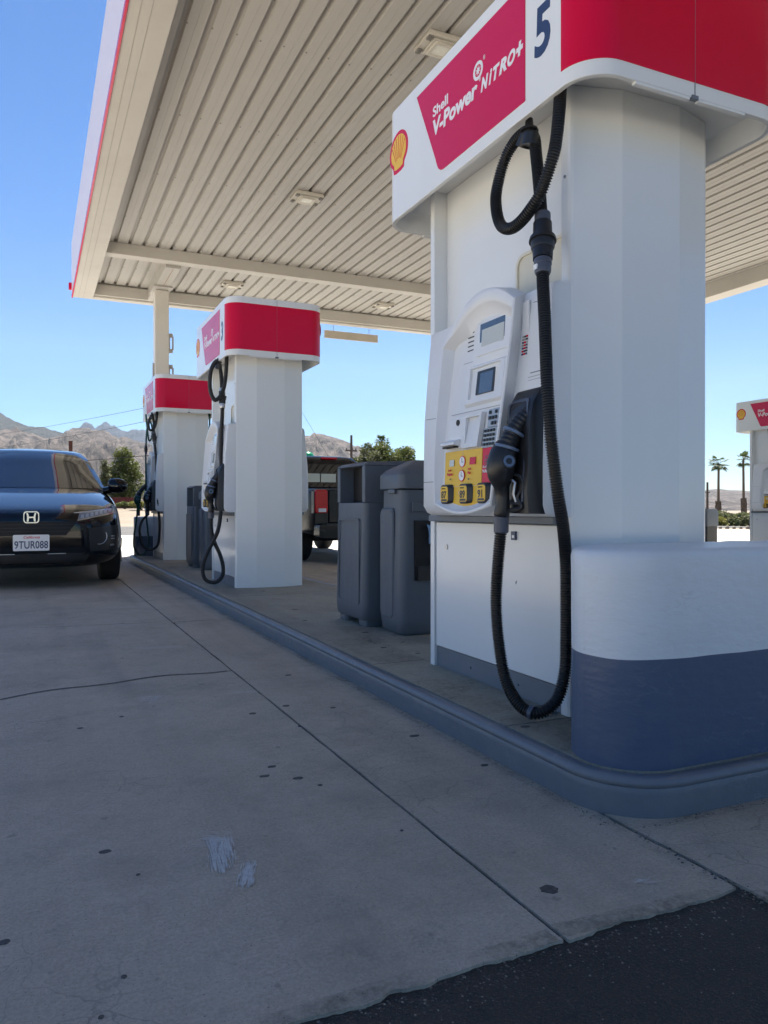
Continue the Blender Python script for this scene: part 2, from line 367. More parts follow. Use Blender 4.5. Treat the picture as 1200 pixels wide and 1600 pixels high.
# lanes left and right, made pale for bounce light, and the far side
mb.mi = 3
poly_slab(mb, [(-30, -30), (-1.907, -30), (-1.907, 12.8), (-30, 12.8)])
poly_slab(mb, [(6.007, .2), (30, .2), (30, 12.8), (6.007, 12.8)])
poly_slab(mb, [(-30, -60), (30, -60), (30, -9.0), (-1.9, -9.0), (-1.9, -30.1), (-30, -30.1)])  # unseen slab added behind the camera to bounce warm light
mb.mi = 0
poly_slab(mb, [(2.34, 1.607), (6, 1.607), (6, 12.8), (2.34, 12.8)])
poly_slab(mb, [(1.283, 11.55), (2.335, 11.55), (2.335, 12.8), (1.283, 12.8)])
mb.mi = 1
for (x, y, r, e) in [(.927, 1.245, .0175, .9), (.634, 2.177, .0125, .6), (.592, 2.108, .015, .5), (.673, 2.053, .014, .7), (1.15, 2.277, .018, .5), (.735, 2.774, .013, .8), (.88, 2.83, .013, .8), (.783, 1.617, .004, 1), (.144, 1.787, .013, .6),
                     (1.204, 1.93, .013, .6), (.71, 1.976, .006, 1), (.196, 1.646, .004, 1), (-.047, 1.485, .010, .8), (.132, 1.295, .0045, 1), (1.051, 3.351, .014, .5), (.147, 2.833, .009, .8), (.091, 1.206, .004, 1), (.292, 2.928, .007, .8), (1.032, 2.729, .011, .6), (.839, 2.543, .0065, 1)]:
    n = 18; mb.prism([(x+r*(1+.55*fbm(math.cos(k/n*6.283)*1.2+x*9, math.sin(k/n*6.283)*1.5+y*7, 0, 3))*math.cos(k/n*6.283), y+r*e*(1+.55*fbm(math.cos(k/n*6.283)*1.5+x*3, math.sin(k/n*6.283)*1.5+y, 0, 3))*math.sin(k/n*6.283)) for k in range(n)], -.001, .0016)
mb.mi = 2
rs = random.Random(8); zq = .0022
for (x, y, a, L, W, nn, spread) in [(.372, 1.745, .95, .08, .0040, 16, .020), (.366, 1.67, -.12, .20, .0060, 34, .010), (.388, 1.69, -.16, .15, .0060, 20, .008), (.402, 1.55, -.35, .13, .0050, 30, .008), (.43, 3.13, -.3, .16, .006, 20, .022), (.405, 3.17, 1.1, .10, .006, 10, .02), (.62, 4.30, 1.35, .30, .008, 16, .03), (.78, 3.10, 1.45, .14, .004, 6, .010), (1.12, 1.19, 1.2, .06, .0016, 4, .005)]:
    for k in range(nn*5):
        u0 = rs.gauss(0, spread); aa = a+rs.gauss(0, .03); l = L*rs.uniform(.06, .45); o_ = rs.uniform(-.5, .5)*(L-l); wd = rs.uniform(.0002, .0010)
        c, s_ = math.cos(aa), math.sin(aa); zq += .0000015
        mb.add([(x+c*u-s_*v, y+s_*u+c*v, zq) for u, v in ((u0-wd, o_-l*.4), (u0, o_-l/2), (u0+wd, o_-l*.35), (u0+wd*.8, o_+l*.3), (u0+wd*.1, o_+l/2), (u0-wd*.9, o_+l*.35))], [(0, 1, 2, 3, 4, 5)])
mb.mi = 1
cr = [(-1.9+i*.02, crack(-1.9+i*.02)) for i in range(int((XJ+1.9)/.02))]
for (x0, y0), (x1, y1) in zip(cr, cr[1:]):
    w0 = .0045+.004*abs(fbm(x0*14, 2)); mb.add([(x0, y0-.004-w0, .0012), (x1, y1-.004-w0, .0012), (x1, y1+.004+w0, .0012), (x0, y0+.004+w0, .0012)], [(0, 1, 2, 3)])
mb.mi = 4
def band(p, q, wd, z=.003):
    L = math.hypot(q[0]-p[0], q[1]-p[1]); nx, ny = -(q[1]-p[1])/L*wd, (q[0]-p[0])/L*wd
    mb.add([(p[0]+nx, p[1]+ny, z), (q[0]+nx, q[1]+ny, z), (q[0]-nx, q[1]-ny, z), (p[0]-nx, p[1]-ny, z)], [(0, 1, 2, 3)])
band((1.258, 1.50), (1.272, 1.02), .034); band((1.236, 1.55), (1.236, 11.5), .017, .0034); band((1.30, 1.388), (2.3, 1.388), .016, .0034)
band((1.225, 1.093), (.846, 1.113), .022); band((.83, 1.105), (.30, 1.085), .020, .0034); band((1.34, 1.0), (1.25, 1.03), .05, .0038)
fc = mb.build('forecourt', [M['concrete'], M['gum'], M['scuff'], M['concrete_bounce'], M['dirtstain']], smooth=0, kind='structure')
fc.name = 'forecourt'
# kerb-side filler below the joints plus asphalt: one ground sheet reaching the horizon
def gz(x, y):
    z = -.012
    z += .85*sstep(36, 60, y)*sstep(42, 26, x)
    z -= 3.2*sstep(26, 90, x)*sstep(10, 30, y)
    return z
mb = MB(); xs = [-9000, -3000, -1000, -400, -150, -80, -50, -30, -15, -5, 0, 5, 10, 15, 20, 25, 30, 36, 42, 50, 60, 75, 90, 120, 200, 500, 1500, 4000, 9000]
ys = [-3000, -500, -60, -20, -5, 0, 5, 10, 15, 20, 26, 32, 36, 40, 44, 48, 52, 56, 60, 70, 90, 130, 250, 700, 2000, 5000, 9000]
mb.add([(x, y, gz(x, y)-.004) for y in ys for x in xs], [(j*len(xs)+i, j*len(xs)+i+1, (j+1)*len(xs)+i+1, (j+1)*len(xs)+i) for j in range(len(ys)-1) for i in range(len(xs)-1)])
mb.build('ground', M['dirt'], smooth=60, kind='structure')
mb = MB()
mb.add([(-60, -70, -.006), (60, -70, -.006), (60, 12.9, -.006), (-60, 12.9, -.006)], [(0, 1, 2, 3)])
mb.build('asphalt', M['asphalt'], smooth=0, kind='structure')
mb = MB(); n = 30
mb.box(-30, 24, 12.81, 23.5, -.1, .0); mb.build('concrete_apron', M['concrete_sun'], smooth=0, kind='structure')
mb = MB()
for k in range(44):
    x0 = -140+k*5; x1 = x0+5
    if x1 > 75: break
    mb.add([(x0, 23.6, gz(x0, 23.6)+.003), (x1, 23.6, gz(x1, 23.6)+.003), (x1, 36, gz(x1, 36)+.003), (x0, 36, gz(x0, 36)+.003)], [(0, 1, 2, 3)])
mb.build('road', M['road'], smooth=0, kind='structure')

# ------------------------------------------------------------------ islands
def island(x0, x1, y0, y1, label, first=True):
    t = thing('pump_island', label, 'pump island', (x0, y0, 0), group='pump islands'); W, L = x1-x0, y1-y0
    r = .20
    def ring(d, z): return [(p[0], p[1], z) for p in rrect(d, W-d, d, L-d, max(.01, r-d), 12)]
    # kerb: vertical face, rounded bead proud by a centimetre
    mb = MB(); prof = [(.003, -.03), (.002, .0), (.001, .03), (0, .055), (0, .070), (.0015, .0725), (-.001, .0745), (-.0045, .079), (-.005, .086), (-.002, .093), (.004, .0975), (.012, .0995), (.022, .099), (.030, .096), (.034, .0945), (.05, .094)]
    ls = [ring(d, z) for d, z in prof]
    mb.loops(ls, False, False)
    # chipped, hand-painted look: slight irregularity
    mb.v = [(a+.0022*fbm(a*6+L*0, b*6, c*9, 3), b+.0022*fbm(a*6+9, b*6, c*9, 3), c+.0012*fbm(a*9, b*9, 4, 3)) for a, b, c in mb.v]
    mb.build('kerb', M['kerb'], t, smooth=70)
    mb = MB(); inner = rrect(.045, W-.045, .045, L-.045, r-.045, 12)
    mb.prism([(a, b) for a, b in inner], .0, .0985)
    mb.build('island_top', M['concrete_island'], t, smooth=0)
    return t
isl = island(1.254, 2.385, 1.405, 11.62, 'blue grey kerbed concrete island carrying the pumps numbered 3 and 5')
isl2 = island(10.10, 11.25, 5.6, 13.2, 'far pump island across the lane, under the sign-topped dispenser', False)
# joints and stains on the island floor
mb = MB(); mb.mi = 0
for y in (.545, 1.56, 4.3, 6.0):
    pts = line((.05, y), (.30 if y < 2 else 1.05, y+.004), 30, 1.2, y)
    up = [(a, b+.004) for a, b in pts]; mb.prism(pts+up[::-1], .096, .0992)
for (x, y, r) in [(.35, 2.35, .02), (.25, 1.9, .015), (.45, 2.6, .017), (.3, 3.4, .02), (.4, 2.0, .012), (.2, 2.9, .014), (.33, 1.7, .012), (.09, .52, .016), (.42, 4.6, .02), (.3, 1.45, .01)]:
    n = 14; mb.prism([(x+r*(1+.3*fbm(k*.9, x*9))*math.cos(k/n*6.283), y+.6*r*(1+.3*fbm(k*.9, y))*math.sin(k/n*6.283)) for k in range(n)], .096, .0998)
mb.mi = 1
for (x0, x1, y0, y1) in ((.05, .32, .28, .62), (.05, .30, .60, 1.2), (.08, .30, 1.5, 2.2), (.25, 1.0, 1.9, 2.6)):
    mb.add([(x0, y0, .0990), (x1, y0, .0990), (x1, y1, .0990), (x0, y1, .0990)], [(0, 1, 2, 3)])
mb.build('floor_stain', [M['gum'], M['dirtstain']], isl, smooth=0, kind='stuff')

mb = MB(); rg = random.Random(21)
def stone(x, y, r, z0=0):
    vs = []; 
    for zz, q in ((0, 1), (.7, .8)):
        for i in range(5): a = 6.283*i/5+zz; vs.append((x+r*q*(1+.4*rg.uniform(-1, 1))*math.cos(a), y+r*q*(1+.4*rg.uniform(-1, 1))*math.sin(a), z0+r*zz))
    mb.add(vs, [(5, 6, 7, 8, 9)]+[(i, (i+1) % 5, 5+(i+1) % 5, 5+i) for i in range(5)])
for k in range(300):
    y = 1.45+9*rg.random()**1.8; mb.mi = rg.choice((0, 0, 1)); stone(1.251-abs(rg.gauss(0, .010)), y, rg.uniform(.0007, .0024))
for k in range(120):
    mb.mi = rg.choice((0, 0, 1)); stone(1.30+.9*rg.random(), 1.402-abs(rg.gauss(0, .010)), rg.uniform(.0007, .0024))
for k in range(90):
    t_ = rg.random()**.6; mb.mi = rg.choice((0, 1, 1)); stone(1.270+rg.gauss(0, .009), 1.45-.42*t_, rg.uniform(.0008, .0032))
for k in range(1500):
    mb.mi = rg.choice((0, 0, 0, 2, 2, 1)); stone(rg.uniform(.1, 1.32), 1.085-abs(rg.gauss(0, .035)), rg.uniform(.0006, .0030), -.007)
for k in range(900):
    mb.mi = rg.choice((0, 2, 2, 1)); stone(rg.uniform(.3, 1.5), 1.05-abs(rg.gauss(0, .14)), rg.uniform(.0005, .0022), -.007)
for k in range(120):
    mb.mi = 1; stone(XJ+rg.gauss(0, .004), 1.1+4*rg.random()**1.5, rg.uniform(.001, .003), -.004)
M['grit'] = paint('grit_brown', (.13, .115, .10), .9)
mb.build('grit', [M['grit'], M['rock'], M['asphalt']], None, smooth=0, kind='stuff')

def bumper_block(x0, x1, y0, y1, label):
    t = thing('bumper_block', label, 'bumper block', (x0, y0, .0985), group='painted concrete end blocks'); W, L = x1-x0, y1-y0
    front = y0 < 6
    def ring(d, z):
        out = rrect(d, W-d, d, L-d, .155-d, 14); P = []
        for i in range(len(out)):
            a, b = out[i], out[(i+1) % len(out)]; k = max(1, int(math.hypot(b[0]-a[0], b[1]-a[1])/.06))
            P += [(a[0]+(b[0]-a[0])*j/k, a[1]+(b[1]-a[1])*j/k) for j in range(k)]
        return [(a, b, z) for a, b in P]
    base = ring(0, 0); N_ = len(base)
    def rings(spec):
        L_ = []
        for d, z in spec:
            r_ = ring(0, z); cx, cy = W/2, L/2
            q = []
            for a, b, c in r_:
                vx, vy = cx-a, cy-b; h = math.hypot(vx, vy)
                q.append((a+vx/h*d+.003*fbm(a*7, b*7, z*7, 3), b+vy/h*d+.003*fbm(a*7+5, b*7, z*7, 3), z+(.006*fbm(a*5, b*5, 1, 3) if z > .54 else (.004*fbm(a*6, b*6, 2, 2) if abs(z-.277) < .01 else 0))))
            L_.append(q)
        return L_
    mb = MB(); mb.loops(rings([(0, -.004), (0, .07), (0, .14), (0, .21), (0, .277)]), True, False); mb.build('blue_base', M['bluegrey'], t, smooth=60)
    mb = MB(); mb.loops(rings([(0, .277), (0, .34), (0, .41), (0, .48), (0, .528), (.004, .541), (.014, .549), (.04, .552)]), False, True); mb.build('white_top', M['whiteblock'], t, smooth=60)
    return t
bumper_block(1.304, 2.335, 1.455, 1.76, 'rounded white and blue concrete block in front of pump 5, at the island corner')
bumper_block(1.304, 2.335, 11.26, 11.565, 'blue and white concrete block at the far island end, behind the hoses of pump 1')

# ------------------------------------------------------------------ fuel dispensers
PW, PL = .581, .941          # width across (x), length along the lane (y)
HX0, HX1, HY0, HY1, HZ0, HZ1 = -.114, .695, -.2215, 1.1625, 1.8915, 2.362
HR = .119
def flip(mb, side):
    """side 1 = the other lane: the same part turned half round the pump's middle"""
    mb.X = None if side == 0 else Matrix.Translation((PW, PL, 0)) @ Matrix.Rotation(math.pi, 4, 'Z')
    return mb
def pump(num, y0, x0, label, hoses, detail=1, sides=(0, 1), extra=None, numbers=True, group='fuel dispensers'):
    t = thing('fuel_dispenser', label, 'fuel pump', (x0, y0, .0985), group=group)
    # end panels: bowed sheet-metal columns
    for s in (0, 1):
        mb = flip(MB(), s)
        pl = [(0, .046), (0, .014), (.004, .005), (.014, 0), (.03, -.003), (.17, -.042), (.411, -.042), (.551, -.003), (.567, 0), (.577, .005), (PW, .014), (PW, .046), (.500, .046), (.500, .09), (.081, .09), (.081, .046)]
        mb.prism(pl, .0, HZ0+.0875); c = mb.build('end_panel', M['white'], t, smooth=9, bevel=.0015)
        mb = flip(MB(), s)
        for z in (.075, 1.70, .95): mb = flip(MB(), s); mb.cyl((.0, .026, z), (-.004, .026, z), .005, 10); mb.build('screw', M['metal'], c)
    # body behind, lower cabinets
    mb = MB(); mb.box(.045, PW-.045, .10, PL-.10, 0, .60); mb.box(.076, PW-.076, .10, PL-.10, .60, HZ0+.086)
    mb.build('core', M['white'], t, bevel=.004)
    for s in sides:
        mb = flip(MB(), s); mb.box(.006, .05, .052, PL-.051, .085, .600)
        lc = mb.build('lower_cabinet', M['white'], t, bevel=.003)
        mb = flip(MB(), s); mb.box(.012, .06, .05, PL-.05, .0, .082); mb.cyl((.012, .3, .04), (.008, .3, .04), .004, 8); mb.cyl((.012, .62, .04), (.008, .62, .04), .004, 8)
        mb.build('baseboard', M['base_grey'], t)
        mb = flip(MB(), s); mb.box(-.002, .006, .30, .325, .545, .575); mb.mi = 1; mb.box(-.003, -.001, .305, .318, .552, .562); mb.build('sticker', [M['navy'], M['white_vinyl']], lc)
        mb = flip(MB(), s); mb.prism([(.300, .405), (.309, .398), (.306, .390), (.302, .396)], .0052, .0061, 'x'); mb.build('paint_chip', M['base_grey'], lc, smooth=0)
        mb = flip(MB(), s); mb.cyl((.0062, .80, .50), (.003, .80, .50), .011, 18); mb.box(.0022, .0031, .797, .803, .499, .501); mb.build('lock', M['metal'], lc)
        mb = flip(MB(), s); mb.box(-.030, .05, .0465, PL-.05, .603, .628); mb.build('drip_ledge', M['base_grey'], t, bevel=.003)
        # upper panel with a raised rounded frame
        mb = flip(MB(), s); mb.box(.060, .075, .047, PL-.047, .63, HZ0+.0863); up = mb.build('upper_panel', M['white'], t)
        mb = flip(MB(), s); o = rrect(-.10+.15, .372, 1.20, 1.556, .045, 6); i_ = rrect(.062, .360, 1.212, 1.544, .035, 6)
        mb.loops([[(.059, a, b) for a, b in o], [(.048, a, b) for a, b in o], [(.048, a, b) for a, b in i_], [(.054, a, b) for a, b in i_]], False, True)
        mb.build('access_cover', M['offwhite'], up, smooth=40)
        console(t, s, detail)
        if s == 0 or detail: nozzle(t, s)
    # header
    plan = rrect(HX0, HX1, HY0, HY1, HR, 12); inn = rrect(HX0+.018, HX1-.018, HY0+.018, HY1-.018, HR-.018, 12)
    mb = MB(); mb.loops([[(a, b, HZ0+.088) for a, b in inn], [(a, b, HZ0) for a, b in inn], [(a, b, HZ0) for a, b in plan], [(a, b, HZ1) for a, b in plan]], True, True)
    hd = mb.build('header', M['white'], t, smooth=30, bevel=.002)
    # red band wrapping each end
    for s in (0, 1):
        mb = flip(MB(), s); arc = []
        for k in range(13): a = R(180+90*k/12); arc.append((HX0+HR+(HR)*math.cos(a), HY0+HR+HR*math.sin(a), math.cos(a), math.sin(a)))
        for k in range(10): a = R(270+(62 if s == 0 else 34)*k/9); arc.append((HX1-HR+HR*math.cos(a), HY0+HR+HR*math.sin(a), math.cos(a), math.sin(a)))
        L0 = [(x-nx*.002, y-ny*.002) for x, y, nx, ny in arc]; L1 = [(x+nx*.0022, y+ny*.0022) for x, y, nx, ny in arc]
        poly = L1+L0[::-1]; mb.prism(poly, 1.937, 2.309)
        mb.build('red_band', M['red'], hd, smooth=30)
        mb = flip(MB(), s); mb.box(.2875, .2887, HY0-.0026, HY0+.001, HZ0+.001, HZ1-.004); mb.box(.275, .300, HY0-.004, HY0+.01, HZ0-.006, HZ0+.006); mb.mi = 1
        mb.box(.06, .27, HY0+.001, HY0+.016, HZ0-.008, HZ0-.0004); mb.box(.306, .50, HY0+.001, HY0+.016, HZ0-.007, HZ0-.0004)
        mb.build('seam_trim', [M['base_grey'], M['white']], hd)
    for s in sides:
        # crimson sign: slanted far edge, rounded lower corner. yl = distance along from the pump's near end
        mb = flip(MB(), s); X = HX0
        pg = [(.079, 1.9385), (.079, 2.3125), (.829, 2.3125)]
        pg += [(.829-.170*k, 2.3125-.335*k) for k in (.5, .93)]+[(.664, 1.984), (.655, 1.966), (.645, 1.952), (.630, 1.942), (.612, 1.9385)]
        mb.prism(pg, X-.0025, X+.002, 'x'); bd_ = mb.build('crimson_sign', M['magenta'], hd, smooth=0)
        def fn(y, z, k=X-.0025):
            return lambda tx, ty, h: (k-h, y-tx, z+ty)
        mb = flip(MB(), s)
        def tx(body, size, y0, y1, z, bold, shear=0):
            # lettering fitted between two distances along the sign
            tmp = MB(); text_geo(tmp, body, size, lambda a, b_, h: (a, b_, h), bold, shear); xs_ = [v[0] for v in tmp.v]; a0, a1 = min(xs_), max(xs_); k = (y0-y1)/(a1-a0)
            mb.add([(X-.0025-h, y0-(a-a0)*k, z+b_) for a, b_, h in tmp.v], tmp.f)
        tx('Shell', .052, .690, .571, 2.168, .0014); tx('V-Power', .082, .690, .362, 2.095, .0030, .12)
        tx('N', .060, .340, .292, 2.094, .0030, .3); tx('i', .070, .289, .268, 2.094, .0026, .3); tx('T', .060, .262, .222, 2.094, .0030, .3); tx('R', .060, .226, .180, 2.094, .0030, .3)
        tx('O', .060, .176, .130, 2.094, .0030, .3); tx('+', .080, .126, .088, 2.090, .0040, .2)
        tx('\u00ae', .022, .352, .341, 2.136, 0); tx('\u00ae', .022, .324, .312, 2.196, 0)
        # round gear-like emblem: ring with a small star hub
        cy, cz, rr = .358, 2.178, .032
        n = 28; ro = [(cy+rr*math.cos(6.2832*k/n), cz+rr*math.sin(6.2832*k/n)) for k in range(n)]; ri = [(cy+rr*.64*math.cos(6.2832*k/n), cz+rr*.64*math.sin(6.2832*k/n)) for k in range(n)]
        k0 = X-.0025
        mb.loops([[(k0, a, b) for a, b in ro], [(k0-.0008, a, b) for a, b in ro], [(k0-.0008, a, b) for a, b in ri], [(k0, a, b) for a, b in ri]], False, False)
        st = [(cy+(rr*.56 if k % 2 else rr*.22)*math.cos(6.2832*k/16), cz+(rr*.56 if k % 2 else rr*.22)*math.sin(6.2832*k/16)) for k in range(16)]
        mb.prism(st, k0-.0008, k0, 'x')
        mb.build('sign_lettering', M['white_vinyl'], hd, smooth=0)
        # number
        mb = flip(MB(), s); f0 = fn(.034, 2.045, X); text_geo(mb, num, .205, lambda a, b_, h: f0(a*.86, b_, h), .0065, .05)
        mb.build('pump_number', M['navy'], hd, smooth=0)
        # scallop shell emblem: outline, yellow body, ribs
        mb = flip(MB(), s); cy, cz = 1.000, 2.165
        def shell(sc):
            pts = []
            for k in range(29):
                a = R(-28+236*k/28); rad = .078*sc*(1+.0*math.cos(7*a)); 
                pts.append((cy-rad*1.06*math.cos(a), cz+rad*1.0*math.sin(a)+.006))
            pts += [(cy+.050*sc, cz-.052*sc), (cy+.046*sc, cz-.074*sc), (cy+.022*sc, cz-.079*sc), (cy-.022*sc, cz-.079*sc), (cy-.046*sc, cz-.074*sc), (cy-.050*sc, cz-.052*sc)]
            return pts
        mb.prism(shell(1.06), X-.0012, X+.002, 'x'); mb.mi = 1; mb.prism(shell(.86), X-.002, X-.0011, 'x'); mb.mi = 0
        for k in range(7):
            a = R(90+(k-3)*20.5); p0 = (cy-.026*math.cos(a), cz-.045+.02*math.sin(a)); p1 = (cy-.066*math.cos(a)*1.03, cz+.068*math.sin(a)+.002)
            nx, ny = -(p1[1]-p0[1]), p1[0]-p0[0]; h = math.hypot(nx, ny); nx, ny = nx/h*.0016, ny/h*.0016
            mb.prism([(p0[0]+nx*.6, p0[1]+ny*.6), (p0[0]-nx*.6, p0[1]-ny*.6), (p1[0]-nx*1.3, p1[1]-ny*1.3), (p1[0]+nx*1.3, p1[1]+ny*1.3)], X-.0026, X-.0019, 'x')
        mb.build('scallop_emblem', [M['red'], M['pecten']], hd, smooth=0)
    # hoses
    for h in hoses:
        mb = flip(MB(), h.get('side', 0)); hose_mesh(mb, h['pts'], h['r'], h.get('pitch', .0065), h.get('sides', 14), h.get('amp', .13))
        ho = mb.build('hose', M[h.get('mat', 'hose')], t, smooth=60)
        if 'brk' in h:
            a, b = Vector(h['brk'][0]), Vector(h['brk'][1]); q = lambda k: a.lerp(b, k)
            k = h['r']/.0175
            mb = flip(MB(), h.get('side', 0)); mb.mi = 0
            mb.tube([q(0), q(.005), q(.14), q(.145)], [.0205*k, .0225*k, .0225*k, .018*k], 20)
            mb.mi = 1; mb.tube([q(.15), q(.16), q(.38), q(.40), q(.405), q(.45), q(.47), q(.475), q(.56), q(.60), q(.605), q(.76), q(.77)],
                               [.022*k, .026*k, .027*k, .028*k, .036*k, .038*k, .038*k, .033*k, .033*k, .030*k, .0285*k, .027*k, .021*k], 24)
            mb.mi = 0; mb.tube([q(.765), q(.775), q(.85), q(.86), q(.97), q(1)], [.022*k, .0245*k, .0245*k, .023*k, .0225*k, .0195*k], 20)
            mb.mi = 2; c = q(.90); mb.box(c.x-.026*k, c.x-.0215*k, c.y-.008, c.y+.008, c.z-.008, c.z+.008)
            mb.build('breakaway_coupling', [M[h.get('cmat', 'grey_part')], M['black'], M['white_vinyl']], t)
        if 'clamp' in h:
            c = Vector(h['clamp']); mb = flip(MB(), h.get('side', 0))
            mb.tube([c+Vector((0, 0, -.01)), c+Vector((0, 0, .035))], [.016, .012], 12); mb.tube([(c.x, c.y, c.z-.005), (c.x, c.y, c.z+.004)], [.030, .026], 16)
            mb.tube([c+Vector((-.0, -.005, -.052)), c+Vector((0, -.012, -.015))], [.028, .024], 14)
            mb.tube([c+Vector((0, .035, -.040)), c+Vector((0, .01, -.008))], [.025, .022], 14)
            mb.build('hose_clamp', M['black'], t)
        if 'band' in h:
            a, b = h['band']; mb = flip(MB(), h.get('side', 0)); mb.tube([a, b], h['r']*1.12, 18); mb.build('hose_band', M['grey_part'], ho)
    return t

def console(t, s, detail=1):
    # wing: the wide housing that carries the payment console
    zs = [(.629, -.070), (.640, -.090), (.665, -.098), (.80, -.098), (1.0, -.094), (1.2, -.078), (1.345, -.064), (1.358, -.058), (1.364, -.045)]
    mb = flip(MB(), s)
    L_ = []
    for z, x in zs:
        rr = .014; yb, ye = .004, .815 if z > .66 else .80
        L_.append([(.058, yb, z), (x+rr, yb, z), (x+rr*.3, yb+rr*.3, z), (x, yb+rr, z), (x, ye-rr, z), (x+rr*.3, ye-rr*.3, z), (x+rr, ye, z), (.058, ye, z)])
    mb.loops(L_); wg = mb.build('console', M['white_plastic'], t, smooth=40)
    # thin door seams on the wing
    def xw(z):
        for (z0, a), (z1, b) in zip(zs, zs[1:]):
            if z0 <= z <= z1: return a+(b-a)*(z-z0)/(z1-z0)
        return -.07
    mb = flip(MB(), s)
    def seam(y0, z0, y1, z1, w_=.0012):
        n = 6
        for k in range(n):
            a = (y0+(y1-y0)*k/n, z0+(z1-z0)*k/n); b = (y0+(y1-y0)*(k+1)/n, z0+(z1-z0)*(k+1)/n)
            mb.tube([(xw(a[1])-.0003, a[0], a[1]), (xw(b[1])-.0003, b[0], b[1])], w_, 5)
    for q in ((.64, 1.005, .79, 1.01), (.66, .99, .66, .76), (.66, .76, .80, .76), (.03, .955, .16, .965), (.03, 1.31, .10, 1.315)):
        mb = flip(MB(), s); seam(*q); mb.build('door_seam', M['base_grey'], wg)
    # bezel: arched rim around a recessed fascia
    def outline(ins, n=16, und=0):
        pts = []; y0, y1 = .128+ins+und, .600-ins; zb = .636+ins*1.0
        yn = lambda z: y0+.115*max(0, 1.32-z)
        def top(y): return 1.405-1.9*(y-.325)**2-.0-ins*1.5
        for k in range(n+1): y = y0+(y1-y0)*k/n; pts.append((y, top(y)))
        for k in range(1, 12): z = top(y1)+(zb+.03-top(y1))*k/12; pts.append((y1+.012*math.sin(k/12*math.pi), z))
        for k in range(n+1): y = y1+(yn(zb)-y1)*k/n; pts.append((y, zb+.03-(.032*math.sin(k/n*math.pi))))
        for k in range(1, 12): z = zb+.03+(top(y0)-zb-.03)*k/12; pts.append((yn(z)-.004*math.sin(k/12*math.pi), z))
        return pts
    def xr(z): return -.122-.040*sstep(1.42, .70, z)
    def xf(z): return -.086-.052*sstep(1.34, .72, z)   # fascia plane, leaning out towards the bottom
    mb = flip(MB(), s)
    O0, O1, O2, I1, I2 = outline(-.006, und=.036), outline(-.0015), outline(.0015), outline(.010), outline(.013)
    top_hood = lambda z: .024*sstep(1.25, 1.33, z)
    loops = [[(-.055, a, b) for a, b in O0], [(xr(b)+.005, a, b) for a, b in O1], [(xr(b)+.001, a, b) for a, b in O2], [(xr(b), a, b-top_hood(b)*.2) for a, b in outline(.006)],
             [(xr(b)+.001, a, b-top_hood(b)) for a, b in I1], [(xr(b)+.006, a, b-top_hood(b)*1.1) for a, b in I2], [(xf(b)+.0, a, b-top_hood(b)*1.9) for a, b in outline(.034)]]
    # make the bottom closed by the same fascia; sides below z=.68 stay full
    mb.loops(loops, False, True); mb.build('console_bezel', M['white_plastic'], wg, smooth=38)
    def P(y, z, o=0): return (xf(z)-o, y, z)
    def plate(mb, y0, y1, z0, z1, o0, o1, r=.004, skew=0):
        q = rrect(y0, y1, z0, z1, r, 3)
        mb.loops([[P(a, b, o0) for a, b in q], [P(a, b, o1) for a, b in q]], True, True)
    # display frame, raised, and the glass
    mb = flip(MB(), s); plate(mb, .190, .405, 1.190, 1.318, -.002, .006, .01); mb.build('display_frame', M['white_plastic'], wg, bevel=.0015)
    mb = flip(MB(), s); plate(mb, .222, .380, 1.218, 1.302, .004, .0066, .003); mb.mi = 1; plate(mb, .226, .366, 1.221, 1.280, .0066, .0078, .001)
    mb.build('display', [M['lcd2'], M['lcd']], wg, smooth=0)
    mb = flip(MB(), s)
    for k in range(5): plate(mb, .430, .470, 1.222+.016*k, 1.226+.016*k, .0, .0012, .001)
    mb.build('speaker', M['dark'], wg, smooth=0)
    mb = flip(MB(), s); plate(mb, .17, .545, 1.180, 1.1815, .0, .0008, .0005); plate(mb, .17, .545, .998, .9995, 0, .0008, .0005); mb.build('fascia_seam', M['base_grey'], wg, smooth=0)
    # second screen in a framed recess
    mb = flip(MB(), s); o = rrect(.195, .455, 1.015, 1.165, .008, 3); o2 = rrect(.205, .445, 1.025, 1.155, .006, 3); i_ = rrect(.228, .422, 1.040, 1.150, .004, 3); i2 = rrect(.230, .420, 1.042, 1.148, .004, 3)
    mb.loops([[P(a, b, -.002) for a, b in o], [P(a, b, .010) for a, b in o2], [P(a, b, .010) for a, b in i_], [P(a, b, .001) for a, b in i2]], False, True)
    mb.build('screen_frame', M['white_plastic'], wg, smooth=25)
    mb = flip(MB(), s); plate(mb, .268, .382, 1.052, 1.136, .001, .004, .003); mb.mi = 1; plate(mb, .278, .360, 1.055, 1.126, .004, .0046, .001)
    mb.build('screen', [M['black'], M['lcd2']], wg, smooth=0)
    # payment row: printer door with lip, card wedge, two keypads
    mb = flip(MB(), s); plate(mb, .432, .552, .872, .985, -.002, .006, .005)
    mb.build('receipt_door', M['white_plastic'], wg, bevel=.001)
    mb = flip(MB(), s)
    mb.loops([[P(.545, .905, .004), P(.450, .905, .004), P(.450, .878, .004), P(.545, .878, .004)], [P(.552, .893, .030), P(.455, .893, .030), P(.455, .884, .030), P(.552, .884, .030)]])
    mb.mi = 1; plate(mb, .460, .545, .874, .880, .004, .026, .001); mb.build('receipt_slot', [M['white_plastic'], M['dark']], wg, bevel=.001)
    mb = flip(MB(), s); c = P(.478, .965, .006); mb.cyl(c, (c[0]-.003, c[1], c[2]), .011, 16); mb.build('camera_window', M['dark'], wg)
    mb = flip(MB(), s)   # card reader: a wedge shaped pocket
    o = [(.305, .985), (.420, .985), (.420, .868), (.318, .868)]; i_ = [(.318, .975), (.408, .975), (.402, .884), (.355, .884)]
